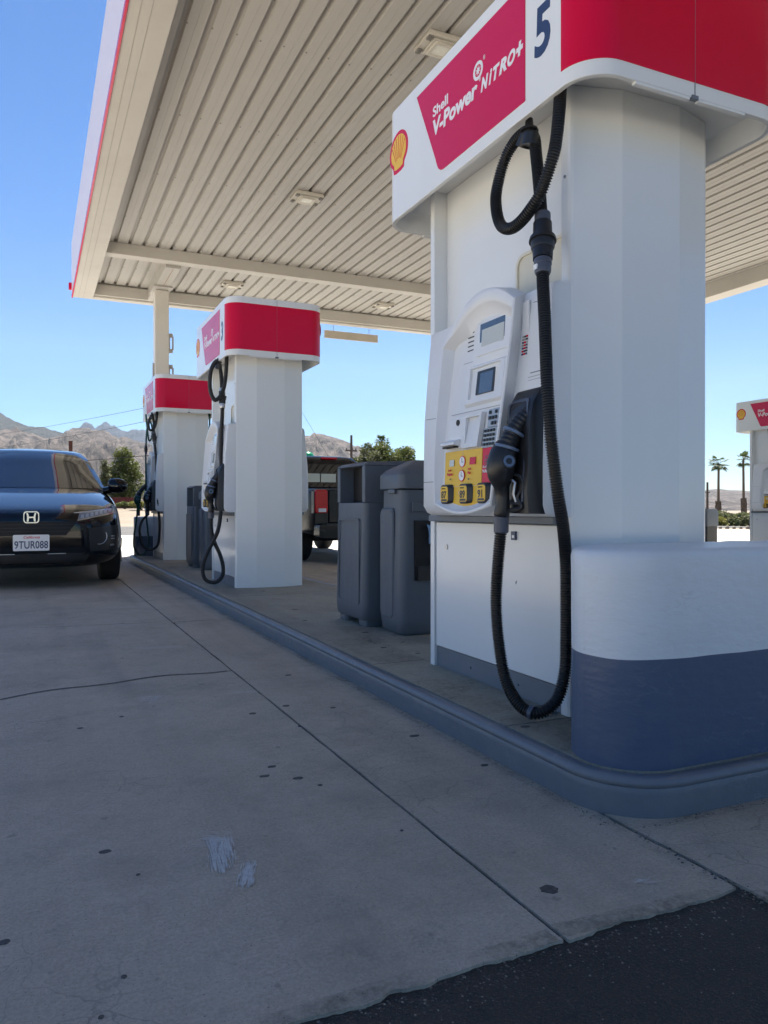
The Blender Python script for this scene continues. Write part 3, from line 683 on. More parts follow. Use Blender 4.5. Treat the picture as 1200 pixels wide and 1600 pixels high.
    mb.loops([[P(a, b, -.001) for a, b in o], [P(a, b, .016) for a, b in o], [P(a, b, .016) for a, b in i_], [P(a, b, .001+.012*(k in (2, 3))) for k, (a, b) in enumerate(i_)]], False, True)
    mb.mi = 1; mb.add([P(.325, .96, .009), P(.352, .89, .0145), P(.33, .885, .0145)], [(0, 1, 2)]); mb.build('card_reader', [M['white_plastic'], M['black']], wg, smooth=20)
    for (y0, z0, y1, z1, nm) in ((.218, .932, .272, .988, 'soft_key_pad'), (.222, .864, .294, .925, 'number_pad')):
        mb = flip(MB(), s); plate(mb, y0-.008, y1+.004, z0-.004, z1+.002, -.001, .007, .003); k0 = mb.build(nm, M['keysilver'], wg, bevel=.001)
        mb = flip(MB(), s); nc, nr = (3, 3) if z0 > .9 else (4, 4); rnd = random.Random(3)
        for i in range(nc):
            for j in range(nr):
                if rnd.random() < (.12 if nc == 3 else .0): continue
                a = y0+(y1-y0)*(i+.18)/nc; b = z0+(z1-z0)*(j+.18)/nr; plate(mb, a, a+(y1-y0)*.62/nc, b, b+(z1-z0)*.62/nr, .007, .0105, .001)
        mb.build('keys', M['black'], k0, smooth=0)
    # grade panels
    mb = flip(MB(), s); plate(mb, .300, .556, .662, .862, -.001, .0035, .004); gp = mb.build('grade_panel', M['yellow'], wg, smooth=0)
    mb = flip(MB(), s); plate(mb, .222, .2965, .662, .862, -.001, .0035, .004); gp2 = mb.build('premium_grade_panel', M['red'], wg, smooth=0)
    mb = flip(MB(), s)
    plate(mb, .4285, .4297, .665, .86, .003, .0040, .0003); plate(mb, .31, .55, .7335, .7345, .003, .0040, .0003); mb.build('panel_line', M['offwhite'], wg, smooth=0)
    for y, n1, m1 in ((.522, '87', 'yellow'), (.388, '89', 'yellow'), (.268, '91', 'yellow')):
        mb = flip(MB(), s); q = rrect(y-.036, y+.030, .674, .742, .014, 5)
        q2 = rrect(y-.030, y+.034, .672, .742, .014, 5)
        mb.loops([[P(a, b, .002) for a, b in q], [P(a+.004, b, .015) for a, b in q2], [P(a+.004, b, .018) for a, b in rrect(y-.026, y+.030, .676, .738, .012, 5)]])
        bt = mb.build('grade_button', M['black'], wg, smooth=30)
        mb = flip(MB(), s); q3 = rrect(y-.021, y+.033, .680, .735, .011, 5); mb.loops([[P(a, b, .0175) for a, b in q3], [P(a, b, .0192) for a, b in q3]]); mb.mi = 1
        text_geo(mb, n1, .036, lambda tx, ty, h, y=y: P(y+.026-tx, .693+ty, .0194+h), .0010)
        plate(mb, y-.014, y+.026, .682, .6895, .0192, .0198, .001); text_geo(mb, 'MINIMUM', .0062, lambda tx, ty, h, y=y: P(y+.023-tx, .7255+ty, .0194+h))
        mb.build('octane_label', [M['yellow'], M['black']], bt, smooth=0)
    for z in (.822, .772, .712):
        mb = flip(MB(), s)
        for rr, mi, o in ((.0205, 0, .0042), (.0178, 1, .0050)):
            mb.mi = mi; mb.prism([(.4295+rr*math.cos(k*.3142), z+rr*math.sin(k*.3142)) for k in range(20)], xf(z)-o, xf(z)-.002, 'x')
        mb.mi = 2; mb.box(xf(z)-.0056, xf(z)-.0048, .4285, .4305, z-.002, z+.013); mb.box(xf(z)-.0056, xf(z)-.0048, .419, .430, z-.003, z-.001)
        mb.build('instruction_dial', [M['red'], M['white_vinyl'], M['navy']], gp, smooth=0)
    mb = flip(MB(), s); plate(mb, .487, .520, .808, .832, .0035, .0045, .002); mb.build('price_window', M['lcd'], gp, smooth=0)
    mb = flip(MB(), s); plate(mb, .338, .378, .808, .834, .0035, .0045, .002); mb.build('price_window', M['red'], gp, smooth=0)
    mb = flip(MB(), s); F_ = lambda y, z: (lambda tx, ty, h: P(y-tx, z+ty, .0042+h))
    text_geo(mb, 'Shell', .012, F_(.528, .790)); text_geo(mb, 'Regular', .013, F_(.533, .776), .0003); text_geo(mb, 'Shell', .012, F_(.388, .790)); text_geo(mb, 'Plus', .013, F_(.388, .776), .0003); mb.build('grade_lettering', M['red'], gp, smooth=0); mb = flip(MB(), s)
    text_geo(mb, '10', .010, F_(.515, .758)); text_geo(mb, '10', .010, F_(.385, .755)); mb.build('tax_lettering', M['navy'], gp, smooth=0); mb = flip(MB(), s)
    text_geo(mb, 'Shell', .012, F_(.288, .792)); text_geo(mb, 'V-Power', .015, F_(.289, .776), .0006)
    mb.build('premium_lettering', M['white_vinyl'], gp2, smooth=0)
    # card stickers column on the wing
    mb = flip(MB(), s); rnd = random.Random(5)
    def wp(y0, y1, z0, z1, mi): mb.mi = mi; mb.box(xw((z0+z1)/2)-.0022, xw((z0+z1)/2)+.004, y0, y1, z0, z1)
    wp(.112, .148, 1.135, 1.325, 0); wp(.115, .145, 1.262, 1.286, 1); wp(.115, .145, 1.216, 1.258, 2); wp(.118, .138, 1.236, 1.254, 3)
    for j in range(7):
        for i in range(3):
            y = .115+i*.0105; z = 1.208-j*.0095; k = rnd.choice((1, 3, 2, 1, 3, 4)); mb.mi = k
            mb.box(xw(z)-.0030, xw(z)+.003, y, y+.0065, z, z+.0055)
    mb.mi = 2
    text_geo(mb, 'PAY', .013, lambda tx, ty, h: (xw(1.30)-.0030-h, .146-tx, 1.300+ty))
    mb.build('card_stickers', [M['white_vinyl'], M['navy'], M['black'], M['red'], M['keysilver']], wg, smooth=0)
    mb = flip(MB(), s); mb.box(xw(1.07)-.0008, xw(1.07)+.002, .03, .088, 1.084, 1.0865); mb.box(xw(1.07)-.0008, xw(1.07)+.002, .03, .10, 1.072, 1.0732); mb.box(xw(1.07)-.0008, xw(1.07)+.002, .03, .10, 1.062, 1.0632)
    mb.build('fine_print', M['base_grey'], wg, smooth=0)
    # nozzle boot
    mb = flip(MB(), s)
    prof = [(-.145, .640), (-.150, .70), (-.140, .92), (-.128, .985), (-.100, 1.030), (-.06, 1.045)]
    o = []
    for x, z in prof[:1]: pass
    L2 = []
    for y, k in ((.012, .90), (.020, .985), (.032, 1.0), (.138, 1.0), (.150, .985), (.157, .90)):
        L2.append([(.0, y, .634)]+[(-.0+x*k, y, .634+(z-.634)*(k*.5+.5)) for x, z in prof]+[(.0, y, 1.03*k+1.045*(1-k) if False else 1.03)])
    mb.loops(L2); bt = mb.build('nozzle_boot', M['black'], t, smooth=45)
    mb = flip(MB(), s); fr = rrect(.036, .144, .668, 1.000, .02, 5); fi = rrect(.043, .137, .676, .990, .015, 5)
    def bx(z):
        for (a, z0), (b, z1) in zip(prof, prof[1:]):
            if z0 <= z <= z1: return a+(b-a)*(z-z0)/(z1-z0)
        return -.145
    mb.loops([[(bx(b)+.004, a, b) for a, b in fr], [(bx(b)-.004, a, b) for a, b in fr], [(bx(b)-.004, a, b) for a, b in fi], [(bx(b)+.004, a, b) for a, b in fi]], False, False)
    mb.mi = 1; mb.loops([[(bx(b)-.0008, a, b) for a, b in rrect(.043, .137, .676, .990, .015, 5)], [(bx(b)+.003, a, b) for a, b in rrect(.043, .137, .676, .990, .015, 5)]])
    mb.build('boot_rim', [M['grey_part'], M['dark']], bt, smooth=40)

def nozzle(t, s, off=(0, 0, 0), green=False):
    o = Vector(off); V = lambda x, y, z: Vector((x, y, z))+o
    n = thing_part('nozzle', t)
    A, B, C_, D = V(-.108, .055, .962), V(-.150, .076, .905), V(-.176, .086, .850), V(-.190, .094, .795)
    body = M['green_plastic'] if green else M['black']
    mb = flip(MB(), s)
    # bellows from body up into the boot
    pts = catmull([D, C_, B, A, V(-.085, .052, .985)], .0035); rr = []
    for i, p in enumerate(pts):
        tt = i/len(pts); r = .036-.012*tt; rr.append(r*(1 if i % 4 < 2 else .93) if .2 < tt < .9 else r)
    mb.tube(pts, rr, 22); mb.build('bellows', M['black'], n, smooth=60)
    mb = flip(MB(), s)
    for c, d, r in ((C_.lerp(D, .1), (C_-D).normalized(), .0405), (B.lerp(C_, .25), (B-C_).normalized(), .0385)):
        mb.tube([c-d*.005, c-d*.004, c+d*.004, c+d*.005], [r*.92, r*.98, r*.98, r*.92], 26)
    mb.build('bellows_ring', M['ringblue'], n)
    # body: egg shaped casting
    mb = flip(MB(), s)
    ax = [(V(-.168, .088, .860), .030), (V(-.174, .092, .848), .038), (V(-.184, .096, .825), .043), (V(-.190, .098, .800), .046), (V(-.191, .100, .775), .045), (V(-.188, .104, .752), .040), (V(-.184, .108, .735), .031), (V(-.181, .109, .722), .0245),
          (V(-.179, .108, .69), .0215), (V(-.178, .110, .665), .0225), (V(-.178, .113, .645), .025), (V(-.178, .116, .632), .0245), (V(-.178, .117, .627), .020)]
    mb.tube([a for a, r in ax], [r for a, r in ax], 26); bd_ = mb.build('nozzle_body', body, n, smooth=60)
    for v in bd_.data.vertices: pass
    mb = flip(MB(), s)   # ring knob on the side facing the lane end
    c = V(-.190, .062, .800); d = Vector((-.25, -1, .1)).normalized()
    mb.tube([c-d*.006, c+d*.010], [.024, .022], 22); mb.mi = 1; mb.tube([c+d*.010, c+d*.0115], [.018, .018], 22); mb.mi = 0; mb.tube([c+d*.0115, c+d*.014], [.010, .009], 16)
    mb.build('knob', [M['black'], M['ringblue']], n)
    mb = flip(MB(), s)   # guard and trigger
    g_ = catmull([V(-.165, .085, .765), V(-.150, .050, .752), V(-.148, .040, .72), V(-.155, .060, .690), V(-.150, .045, .66), V(-.168, .090, .648)], .006)
    mb.tube(g_, .0065, 8); mb.build('trigger_guard', M['black'], n)
    mb = flip(MB(), s); mb.tube([V(-.170, .085, .752), V(-.160, .066, .735), V(-.162, .072, .700), V(-.158, .064, .675)], [.005, .006, .006, .004], 8); mb.build('trigger', M['metal'], n)
    mb = flip(MB(), s)   # swivel
    mb.tube([V(-.178, .117, .634), V(-.178, .117, .628), V(-.178, .118, .580), V(-.178, .118, .576)], [.020, .0245, .0235, .019], 22); mb.build('hose_swivel', M['grey_part'], n)
    mb = flip(MB(), s); 
    text_geo(mb, 'MPD', .022, lambda tx, ty, h: V(-.2415-h*.5+abs(ty-.006)*.25+abs(tx-.022)*.18, .120-ty, .822-tx), 0)
    mb.build('casting_mark', M['grey_part'], n, smooth=0)
def thing_part(name, parent):
    o = bpy.data.objects.new(name, None); COL.objects.link(o); o.parent = parent; o.empty_display_size = .05; return o

P5 = [(-.078, -.052, 1.93), (-.084, -.053, 1.85), (-.090, -.045, 1.76), (-.098, -.035, 1.707), (-.108, .006, 1.624), (-.116, .05, 1.585), (-.120, .093, 1.564), (-.122, .14, 1.558), (-.122, .184, 1.572), (-.118, .220, 1.603), (-.114, .245, 1.655), (-.106, .258, 1.72), (-.095, .234, 1.805), (-.086, .190, 1.855), (-.076, .130, 1.872),
      (-.062, .106, 1.845), (-.062, .095, 1.79), (-.066, .075, 1.697), (-.074, .052, 1.60), (-.088, .025, 1.50), (-.108, -.004, 1.367), (-.118, -.028, 1.223), (-.128, -.054, 1.025), (-.125, -.068, .871), (-.098, -.066, .700), (-.066, -.050, .600), (-.036, -.024, .500), (-.030, -.018, .392), (-.030, -.018, .257), (-.040, -.024, .150), (-.075, -.030, .070),
      (-.128, -.008, .031), (-.158, .044, .046), (-.170, .105, .116), (-.178, .132, .234), (-.178, .147, .355), (-.178, .136, .479), (-.178, .119, .585)]
hose5 = dict(pts=P5, r=.0195, pitch=.0080, sides=16, amp=.22, brk=((-.072, .0465, 1.578), (-.106, -.002, 1.372)), clamp=(-.074, .115, 1.872), band=((-.138, .0, .030), (-.144, .012, .033)))
P3 = [(-.050, .10, 1.93), (-.056, .10, 1.80), (-.072, .10, 1.68), (-.105, .095, 1.595), (-.149, .10, 1.562), (-.180, .11, 1.62), (-.186, .125, 1.72), (-.168, .135, 1.83), (-.120, .14, 1.895), (-.088, .15, 1.80), (-.082, .14, 1.66), (-.080, .13, 1.50), (-.090, .12, 1.30), (-.100, .10, 1.10), (-.100, .06, .95),
      (-.102, .035, .80), (-.115, .03, .64), (-.130, .05, .50), (-.150, .09, .42), (-.195, .14, .31), (-.235, .17, .18), (-.226, .17, .085), (-.180, .16, .045), (-.120, .15, .048), (-.075, .15, .10), (-.072, .15, .18), (-.10, .15, .28), (-.145, .145, .38), (-.172, .135, .48), (-.178, .119, .585)]
hose3 = dict(pts=P3, r=.0178, pitch=.012, sides=12, brk=((-.082, .142, 1.67), (-.080, .130, 1.50)), cmat='metal', clamp=(-.11, .14, 1.885))
P1 = [(-.060, .10, 1.93), (-.070, .10, 1.80), (-.10, .10, 1.70), (-.15, .11, 1.68), (-.165, .12, 1.76), (-.13, .13, 1.86), (-.100, .13, 1.80), (-.100, .12, 1.60), (-.080, .10, 1.40), (-.070, .08, 1.1), (-.075, .03, .85), (-.062, .02, .70), (-.034, .08, .46), (-.045, .10, .22), (-.10, .12, .145), (-.17, .13, .135), (-.235, .13, .19), (-.275, .13, .37), (-.245, .13, .50), (-.178, .119, .585)]
hose1 = dict(pts=P1, r=.0175, pitch=.02, sides=10, brk=((-.100, .12, 1.66), (-.088, .11, 1.50)), clamp=(-.12, .13, 1.875))
PG = [(-.142, .55, 1.93), (-.120, .55, 1.70), (-.10, .55, 1.58), (-.068, .55, 1.62), (-.060, .55, 1.74), (-.09, .55, 1.84), (-.125, .55, 1.75), (-.142, .55, 1.50), (-.143, .55, 1.2), (-.143, .55, .875), (-.150, .54, .70), (-.120, .54, .35), (-.11, .54, .20), (-.16, .54, .07), (-.235, .54, .05), (-.295, .54, .14), (-.298, .54, .30), (-.270, .55, .48), (-.255, .55, .60)]
hoseg = dict(pts=PG, r=.0125, pitch=.02, sides=10, mat='hose_green', brk=((-.142, .55, 1.52), (-.143, .55, 1.40)))
HR2 = [(-.06, .80, 1.93), (-.04, .80, 1.75), (-.03, .80, 1.55), (-.03, .80, 1.2), (-.05, .80, .8), (-.08, .80, .4), (-.1, .8, .2)]
hoser = dict(pts=[(-.02, .86, 1.93), (.0, .85, 1.80), (-.03, .84, 1.66), (-.03, .84, 1.45), (-.035, .84, 1.2), (-.03, .84, .95), (-.05, .84, .6), (-.08, .84, .3)], r=.0125, pitch=.02, sides=10, mat='hose_green', side=1, brk=((-.03, .84, 1.60), (-.03, .84, 1.48)))
hoser2 = dict(pts=[(-.05, .80, 1.93), (-.045, .80, 1.75), (-.07, .79, 1.55), (-.07, .79, 1.2)], r=.012, pitch=.02, sides=10, mat='hose_green', side=1)
back = dict(pts=[(-.05, .55, 1.92), (-.06, .50, 1.6), (-.10, .40, 1.4), (-.11, .30, 1.1), (-.12, .1, .7), (-.10, .0, .35), (-.13, .05, .12), (-.178, .12, .35), (-.178, .118, .58)], r=.0175, pitch=.02, sides=10, side=1)

pump('5', 1.948, 1.528, 'tall white dispenser numbered 5 beside the rounded concrete block, black hose looped below it', [hose5, back])
pump('3', 6.309, 1.528, 'white dispenser with a red-ended header numbered 3, between the two pairs of bins', [hose3, back])
p1 = pump('1', 10.20, 1.528, 'farthest white dispenser on the island, with black and green hoses, at the canopy column', [hose1, hoseg, hoser, hoser2])
p1g = nozzle(p1, 0, (-.065, .43, -.01), True)
pump('7', 7.81, 10.388, 'white dispenser on the island across the lane, seen over the blue and white block', [dict(back, side=0)], group='fuel dispensers')

# ------------------------------------------------------------------ canopy
CX0, CX1, CY0, CY1, CZ = .642, 11.41, -1.9, 14.96, 4.57
cn = thing('canopy', 'cream steel canopy with ribbed ceiling and white fascia over both pump islands', 'canopy', (CX0, CY0, 0))
def cb(mb): mb.X = Matrix.Translation((-CX0, -CY0, 0)); return mb
mb = cb(MB()); DZ = 4.82; prof = []; x = 1.0; gx = 1.15
prof.append((x, DZ))
while gx < 11.0:
    prof += [(gx-.030, DZ), (gx-.019, DZ+.042), (gx+.017, DZ+.042), (gx+.027, DZ), (gx+.1035, DZ+.0), (gx+.1045, DZ-.0022), (gx+.1085, DZ-.0022), (gx+.1095, DZ)]
    gx += .2085
prof += [(11.06, DZ), (11.06, 4.91), (1.0, 4.91)]
for a, b in ((CY0+.2, 4.4), (4.403, 9.3), (9.303, CY1-.26)):
    mb.prism(prof, a, b, 'y')
mb.build('ribbed_ceiling', M['steel_white'], cn, smooth=0)
mb = cb(MB()); gx = 1.15
while gx < 8:
    for y in (5.0, 6.55, 8.1, 9.65, 11.2, 12.2, 13.6):
        mb.cyl((gx+.030, y+.05*fbm(gx*9, y), DZ-.006), (gx+.030, y+.05*fbm(gx*9, y), DZ+.001), .009, 6)
    gx += .2085
mb.build('ceiling_screw', M['ventgrey'], cn, smooth=0, kind='stuff')
for y in (.3, 12.38):
    mb = cb(MB()); mb.box(1.002, 11.058, y, y+.16, 4.660, 4.826); mb.box(1.002, 11.058, y-.0, y+.20, 4.648, 4.6645)
    mb.build('cross_beam', M['beam_paint'], cn, bevel=.004)
for x in (1.93, 10.0):
    mb = cb(MB()); mb.box(x, x+.235, 12.585, CY1-.262, 4.60, 4.826); mb.box(x-.04, x+.275, 13.62, 14.18, 4.572, 4.5995); mb.build('bracket_beam', M['steel_white'], cn, bevel=.004)
mb = cb(MB()); mb.box(2.050, 2.0545, 12.62, 13.6, 4.5975, 4.6005); mb.build('rust_streak', M['rust'], cn, smooth=0)
mb = cb(MB())
mb.box(CX0+.02, 1.0, CY0+.02, CY1-.02, 4.57, 4.91); mb.box(11.062, CX1-.02, CY0+.02, CY1-.02, 4.57, 4.91)
mb.box(1.003, 11.059, CY0+.02, CY0+.24, 4.57, 4.91)
mb.box(1.003, 11.059, CY1-.255, CY1-.02, 4.60, 4.797); mb.box(1.003, 11.059, CY1-.19, CY1-.02, 4.568, 4.5985); mb.box(1.003, 11.059, CY1-.18, CY1-.02, 4.799, 4.91)
mb.build('edge_beam', M['beam_paint'], cn, bevel=.004)
for x in (.752, .832): mb = cb(MB()); mb.box(x, x+.002, CY0+.03, CY1-.03, 4.5685, 4.5705); mb.build('flashing_seam', M['ventgrey'], cn, smooth=0)
mb = cb(MB()); mb.box(CX0+.02, CX1-.02, CY0+.02, CY1-.02, 4.93, 5.30); mb.build('roof', M['steel_white'], cn)
for nm, bxx in (('fascia', (CX0, CX0+.018, CY0, CY1)), ('fascia', (CX1-.018, CX1, CY0, CY1)), ('fascia', (CX0+.0185, CX1-.0185, CY0, CY0+.018)), ('fascia', (CX0+.0185, CX1-.0185, CY1-.018, CY1))):
    mb = cb(MB()); mb.box(*bxx, 4.60, 5.54); f_ = mb.build(nm, M['fascia'], cn)
    if bxx[0] > CX0 or bxx[1] > CX1-.1: continue
    d = .0015; mb = cb(MB()); mb.box(bxx[0]-d, bxx[1]+d, bxx[2]-d, bxx[3]+d, 4.561, 4.615); mb.build('red_edge_strip', M['magenta'], f_)
mb = cb(MB()); mb.box(CX0-.05, CX0+.01, CY1-.06, CY1+.02, 4.70, 4.82); mb.build('corner_cap', M['red'], cn, bevel=.01)
def column(x, y, label):
    t = thing('canopy_column', label, 'column', (x, y, 0), group='canopy columns')
    mb = MB(); mb.box(0, .235, 0, .235, 0, 4.57); mb.build('shaft', M['column_paint'], t, bevel=.012)
    mb = MB(); mb.box(-.04, .275, -.04, .275, 0, .02); mb.build('foot_plate', M['steel_white'], t)
    for z in (3.50, 2.95):
        mb = MB(); mb.box(.236, .262, .06, .16, z, z+.34); mb.box(.262, .31, .06, .10, z+.27, z+.34); mb.box(.262, .31, .06, .10, z, z+.07); mb.box(.30, .325, .06, .10, z+.05, z+.29)
        mb.build('bracket', M['steel_white'], t, bevel=.004)
    mb = MB(); mb.box(-.03, -.001, .08, .12, 2.8, 3.3); mb.build('conduit', M['steel_white'], t)
column(1.935, 13.80, 'cream square steel column holding up the far end of the canopy, behind pump 1')
column(10.0, 13.80, 'square canopy column at the far end of the second island')
def canopy_light(x, y, label):
    t = thing('canopy_light', label, 'light', (x, y, DZ), group='square flood lights under the canopy')
    mb = MB(); mb.prism([(-.19, -.045), (.19, -.045), (.175, -.001), (-.175, -.001)], -.15, .15, 'y'); mb.box(-.12, .12, -.12, .12, -.060, -.046); mb.build('housing', M['lightbody'], t, bevel=.008)
    mb = MB(); mb.loops([[(a, b, z) for a, b in rrect(-q, q, -q, q, .012, 3)] for q, z in ((.095, -.059), (.092, -.078), (.068, -.078), (.066, -.068))], False, False); mb.build('rim', M['lightbody'], t)
    mb = MB(); mb.box(-.067, .067, -.067, .067, -.072, -.062); mb.build('lens', M['lens'], t, bevel=.003)
    for sx in (-1, 1):
        for sy in (-1, 1):
            mb = MB(); a, b = sx*.158, sy*.105
            mb.box(a-.022, a+.022, b-.030, b+.030, -.060, -.0455)
            for k in range(4): mb.box(a-.0215+.012*k, a-.0165+.012*k, b-.028, b+.028, -.066, -.0605)
            mb.build('vent', M['ventgrey'], t)
canopy_light(3.24, 5.92, 'canopy flood light nearest the viewer, partly behind the header of pump 5')
canopy_light(3.24, 9.52, 'canopy flood light alone in the middle of the big ceiling bay')
canopy_light(3.27, 13.75, 'canopy flood light just above the header of pump 3, past the cross beam')
canopy_light(6.32, 13.90, 'canopy flood light near pump 5, past the cross beam')
t = thing('clearance_sign', 'long tan board hanging on two rods under the far canopy edge', 'sign', (5.49, 15.0, 4.27))
mb = MB(); mb.box(0, 1.2, -.02, .02, .03, .19); mb.build('board', M['tan'], t, bevel=.003)
for x in (.2, 1.0): mb = MB(); mb.cyl((x, 0, .19), (x, 0, .36), .006, 8); mb.build('rod', M['metal'], t)

# ------------------------------------------------------------------ bins between the pumps
def rsec(x0, x1, y0, y1, z, r, tx=0): return [(a, b, z) for a, b in rrect(x0+tx, x1-tx, y0+tx, y1-tx, r, 5)]
def trash_bin(x, y, label):
    t = thing('trash_bin', label, 'bin', (x, y, .0985), group='grey forecourt trash bins'); W, L = .40, .44
    # shell with a real opening: lower body, two jambs, back, top
    mb = MB()
    secs = [rsec(.0, W, .0, L, z, .035, d) for z, d in ((.035, .012), (.05, .004), (.12, .0), (.69, .010))]
    mb.loops(secs); 
    for fx, fy in ((.02, .02), (.02, L-.13), (W-.13, .02), (W-.13, L-.13)): mb.prism(rrect(fx, fx+.11, fy, fy+.11, .02, 4), 0, .05)
    body = mb.build('body', M['bin'], t, smooth=40, bevel=.004)
    mb = MB()
    mb.box(.012, W-.012, .010, .052, .6905, .895); mb.box(.012, W-.012, L-.052, L-.010, .6905, .895); mb.box(W-.06, W-.012, .0525, L-.0525, .6905, .895)
    mb.loops([[(.012, .010, .8955), (W-.012, .010, .8955), (W-.012, L-.010, .8955), (.012, L-.010, .8955)], [(.012, .010, .905), (W-.012, .010, .905), (W-.012, L-.010, .905), (.012, L-.010, .905)], [(.035, .03, .918), (W-.03, .03, .93), (W-.03, L-.03, .93), (.035, L-.03, .918)]])
    mb.build('hood', M['bin'], t, smooth=30, bevel=.012, seg=3)
    mb = MB(); mb.box(.10, .335, .053, L-.053, .691, .894); mb.build('opening', M['dark'], t)
    mb = MB(); o = rrect(.06, L-.06, .12, .60, .02, 4); i_ = rrect(.07, L-.07, .13, .59, .015, 4)
    mb.loops([[(.0015, a, b) for a, b in o], [(-.004, a, b) for a, b in o], [(-.004, a, b) for a, b in i_], [(.001, a, b) for a, b in i_]], False, False)
    mb.build('panel_moulding', M['bin'], t, smooth=30)
    return t
def service_bin(x, y, label, cloth):
    t = thing('windshield_service_bin', label, 'service bin', (x, y, .0985), group='grey windshield service bins'); W, L = .50, .285
    mb = MB(); mb.loops([rsec(0, W, 0, L, z, .04, d) for z, d in ((0, .02), (.02, .006), (.08, 0), (.755, .012))]); mb.build('body', M['bin'], t, smooth=40, bevel=.004)
    mb = MB(); mb.loops([rsec(-.004, W+.004, -.004, L+.004, .760, .04), rsec(-.004, W+.004, -.004, L+.004, .832, .04), rsec(.02, W-.02, .02, L-.02, .862, .04), rsec(.14, W-.14, .12, L-.08, .915, .02)])
    mb.build('lid', M['bin'], t, smooth=30, bevel=.005)
    mb = MB(); mb.box(-.0045, .02, .08, .16, .734, .758); mb.build('latch', M['bin'], t, bevel=.004)
    mb = MB(); mb.loops([[(.004, a, b) for a, b in rrect(.10, .26, .075, .66, .03, 5)], [(-.004, a, b) for a, b in rrect(.105, .255, .085, .65, .03, 5)]]); mb.build('side_door', M['bin'], t, smooth=30)
    mb = MB(); mb.box(.075, W-.06, -.0032, .02, .285, .595); mb.mi = 1; mb.box(.085, W-.07, -.02, -.0033, .285, .36); mb.build('bucket_recess', [M['dark'], M['black']], t)
    mb = MB(); mb.loops([[(.06, -.001, .64), (W-.05, -.001, .64), (W-.05, -.001, .69), (.06, -.001, .69)], [(.062, -.006, .642), (W-.052, -.006, .642), (W-.052, -.006, .688), (.062, -.006, .688)]]); mb.build('towel_slot', M['bin'], t)
    if cloth:
        mb = MB(); n = 9; g0 = [[(.136+.007*i+.004*fbm(i, j)+.002*j, -.022-.008*math.sin(i*1.3+j*.6), .575-.012*j-.005*math.sin(i*.9)-.002*abs(i-4)*j*.3) for i in range(n)] for j in range(8)]
        vs = [p for r_ in g0 for p in r_]; mb.add(vs, [(j*n+i, j*n+i+1, (j+1)*n+i+1, (j+1)*n+i) for j in range(7) for i in range(n-1)])
        o = mb.build('paper_towel', M['cloth'], t, smooth=80); md = o.modifiers.new('s', 'SOLIDIFY'); md.thickness = .002
    return t
trash_bin(1.655, 3.90, 'tall dark grey trash bin with a square mouth, standing between pump 5 and pump 3')
service_bin(1.715, 3.545, 'dark grey lidded windshield service bin with black recess, half hidden by pump 5', True)
trash_bin(1.615, 8.66, 'dark grey trash bin between pump 3 and pump 1, mostly behind the looped hose')
service_bin(1.665, 8.30, 'grey windshield service bin behind the hose of pump 3, farther pair', False)
t = thing('lidded_bin', 'low grey green lidded box between the white column and the two palms', 'bin', (10.28, 9.50, .0985))
mb = MB(); mb.loops([rsec(0, .25, 0, .35, z, .02) for z in (0, .37)]); mb.build('body', M['black'], t)
mb = MB(); mb.loops([rsec(-.012, .262, -.012, .362, z, .02, d) for z, d in ((.372, 0), (.62, .0), (.66, .02))]); mb.build('lid', M['bin'], t, bevel=.004)

# ------------------------------------------------------------------ vehicles
from mathutils.bvhtree import BVHTree
def apply_mods(o):
    dg = bpy.context.evaluated_depsgraph_get(); me = bpy.data.meshes.new_from_object(o.evaluated_get(dg)); old = o.data; o.modifiers.clear(); o.data = me; bpy.data.meshes.remove(old)
def loft_body(name, secs, mat, parent, cutters=(), lvl=2, crease=None):
    mb = MB(); mb.loops([[(x, y, z) for x, z in pr_]+[(-x, y, z) for x, z in pr_[::-1] if x > 1e-6] for y, pr_ in secs])
    o = mb.build(name, mat, parent, smooth=0); md = o.modifiers.new('s', 'SUBSURF'); md.levels = md.render_levels = lvl
    apply_mods(o)
    for (y, z, r, x0, x1) in cutters:
        c = MB().cyl((x0, y, z), (x1, y, z), r, 48); c = c.build('cut', mat, parent, smooth=0)
        b = o.modifiers.new('b', 'BOOLEAN'); b.operation = 'DIFFERENCE'; b.object = c; b.solver = 'EXACT'
        apply_mods(o); me = c.data; bpy.data.objects.remove(c); bpy.data.meshes.remove(me)
    o.data.polygons.foreach_set('use_smooth', [True]*len(o.data.polygons)); o.data.set_sharp_from_angle(angle=R(38))
    return o
def bvh(o):
    return BVHTree.FromPolygons([v.co.copy() for v in o.data.vertices], [tuple(p.vertices) for p in o.data.polygons])
